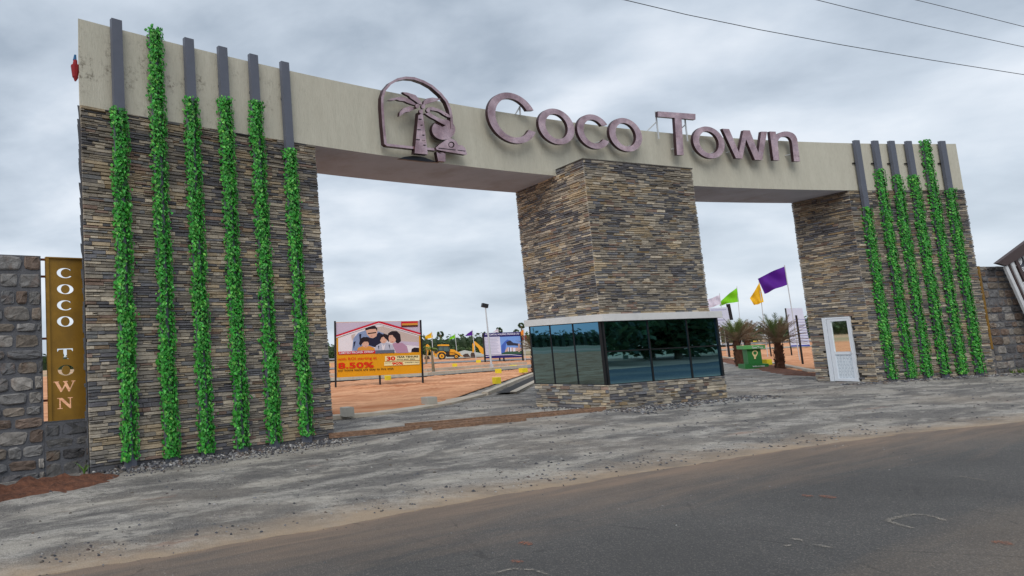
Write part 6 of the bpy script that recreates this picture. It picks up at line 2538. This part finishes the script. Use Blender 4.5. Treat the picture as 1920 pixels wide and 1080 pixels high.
# nearer scrub trees seen behind the digger
mb = MB()
for (x, y, w_, h_, dist) in ((850, 655, 34, 9, 210), (868, 657, 26, 7, 200), (902, 655, 20, 12, 190), (806, 660, 24, 10, 190), (622, 664, 26, 11, 200), (1000, 650, 20, 9, 200), (1372, 634, 34, 9, 190), (1400, 632, 30, 8, 190), (1330, 636, 30, 8, 190), (1512, 624, 30, 5, 220), (1480, 627, 20, 5, 230)):
    v = ray(x, y)
    p = Vector((v.x, v.y, 0)).normalized() * dist
    k = dist / FPX * 1.05
    leaf_cloud(mb, p + Vector((0, 0, h_ * k * 0.5)), w_ * k * 0.55, h_ * k * 0.62, 420, 0.45, rr)
tag(mb.build('scrub_foliage', M['tree_leaf']), 'mid green scrub trees in front of the far treeline', kind='stuff')


def palmyra(px, ytop, rad_px, lab, seed, dist=330, ybase=652):
    rr = random.Random(seed)
    v = ray(px, ytop)
    u = v / math.hypot(v.x, v.y)
    c = Vector((0, 0, EYE)) + u * dist
    k = dist / FPX * 1.05
    root = empty('palmyra_palm', (c.x, c.y, 0), lab, 'palm', 'palmyra palms above the treeline')
    mb = MB()
    mb.tube([Vector((c.x, c.y, -0.2)), Vector((c.x, c.y, c.z * 0.6)), c], [0.5, 0.35, 0.35], 7)
    mb.build('trunk', M['thin_bark'], root)
    mb = MB()
    r_ = rad_px * k
    for i in range(46):
        a, e = rr.random() * 6.28, math.asin(rr.uniform(-0.75, 1))
        o_ = Vector((math.cos(a) * math.cos(e), math.sin(a) * math.cos(e), math.sin(e)))
        s1 = o_.cross(Vector((0, 0, 1))).normalized()
        s2 = o_.cross(s1)
        cc = c + o_ * r_ * 0.62
        t = rr.uniform(0.5, 1.1)
        n = 9
        fan = [cc - o_ * r_ * 0.12]
        for q in range(n):
            th = R(-110 + 220 * q / (n - 1))
            fan.append(cc + (o_ * math.cos(th) + (s1 if i % 2 else s2) * math.sin(th)) * r_ * (0.42 if q % 2 else 0.33))
        mb.poly(fan, 0, (t, t, t))
    mb.build('crown', M['tree_leaf'], root)


for i, (px, yt, r_, lab) in enumerate(((825.5, 627, 6.3, 'tallest palmyra palm, round dark crown above the digger cab'), (857, 638.5, 5.2, 'lower palmyra palm right of the small lime green flag'), (935.5, 620, 6.0, 'palmyra palm crown rising behind the blue hoarding'),
                                       (968, 622, 4.8, 'smaller palmyra crown at the right end of the blue hoarding'), (977.5, 611, 5.6, 'palmyra palm crown touching the booth roof slab'))):
    palmyra(px, yt, r_, lab, 50 + i)


# trees across the road behind the viewer: the booth glass reflects them
def road_tree(x, y, h, r_, lab, seed):
    rr = random.Random(seed)
    root = empty('roadside_tree', (x, y, 0), lab, 'tree', 'broad trees along the far side of the road')
    mb = MB()
    mb.tube([Vector((x, y, -0.2)), Vector((x + 0.2, y, h * 0.3)), Vector((x, y + 0.2, h * 0.6))], [0.3, 0.22, 0.1], 8)
    for q in range(6):
        a = rr.random() * 6.28
        mb.tube([Vector((x + 0.2, y, h * 0.3)), Vector((x + math.cos(a) * r_ * 0.6, y + math.sin(a) * r_ * 0.6, h * 0.65))], [0.12, 0.04], 5)
    mb.build('trunk', M['thin_bark'], root)
    mb = MB()
    for q in range(12):
        a, d = rr.random() * 6.28, rr.random() * r_ * 0.75
        leaf_cloud(mb, Vector((x + math.cos(a) * d, y + math.sin(a) * d, h * rr.uniform(0.12, 0.85))), r_ * 0.5, h * 0.2, 210, 0.34, rr)
    mb.build('crown', M['tree_leaf'], root)


for i in range(16):
    x = 21 + i * 4.6
    y = edge_y(x) - 14 - 4 * noise.noise((i * 1.7, 0, 0)) - (i % 2) * 3
    road_tree(x, y, 8.5 + 2.5 * noise.noise((i * 2.3, 4, 0)), 4.6, 'dense broad roadside tree across the road, %s along the row' % ['nearest', 'second', 'third', 'fourth', 'fifth', 'sixth', 'seventh', 'eighth', 'ninth', 'tenth', 'eleventh', 'twelfth', 'thirteenth', 'fourteenth', 'fifteenth', 'farthest'][i], 300 + i)
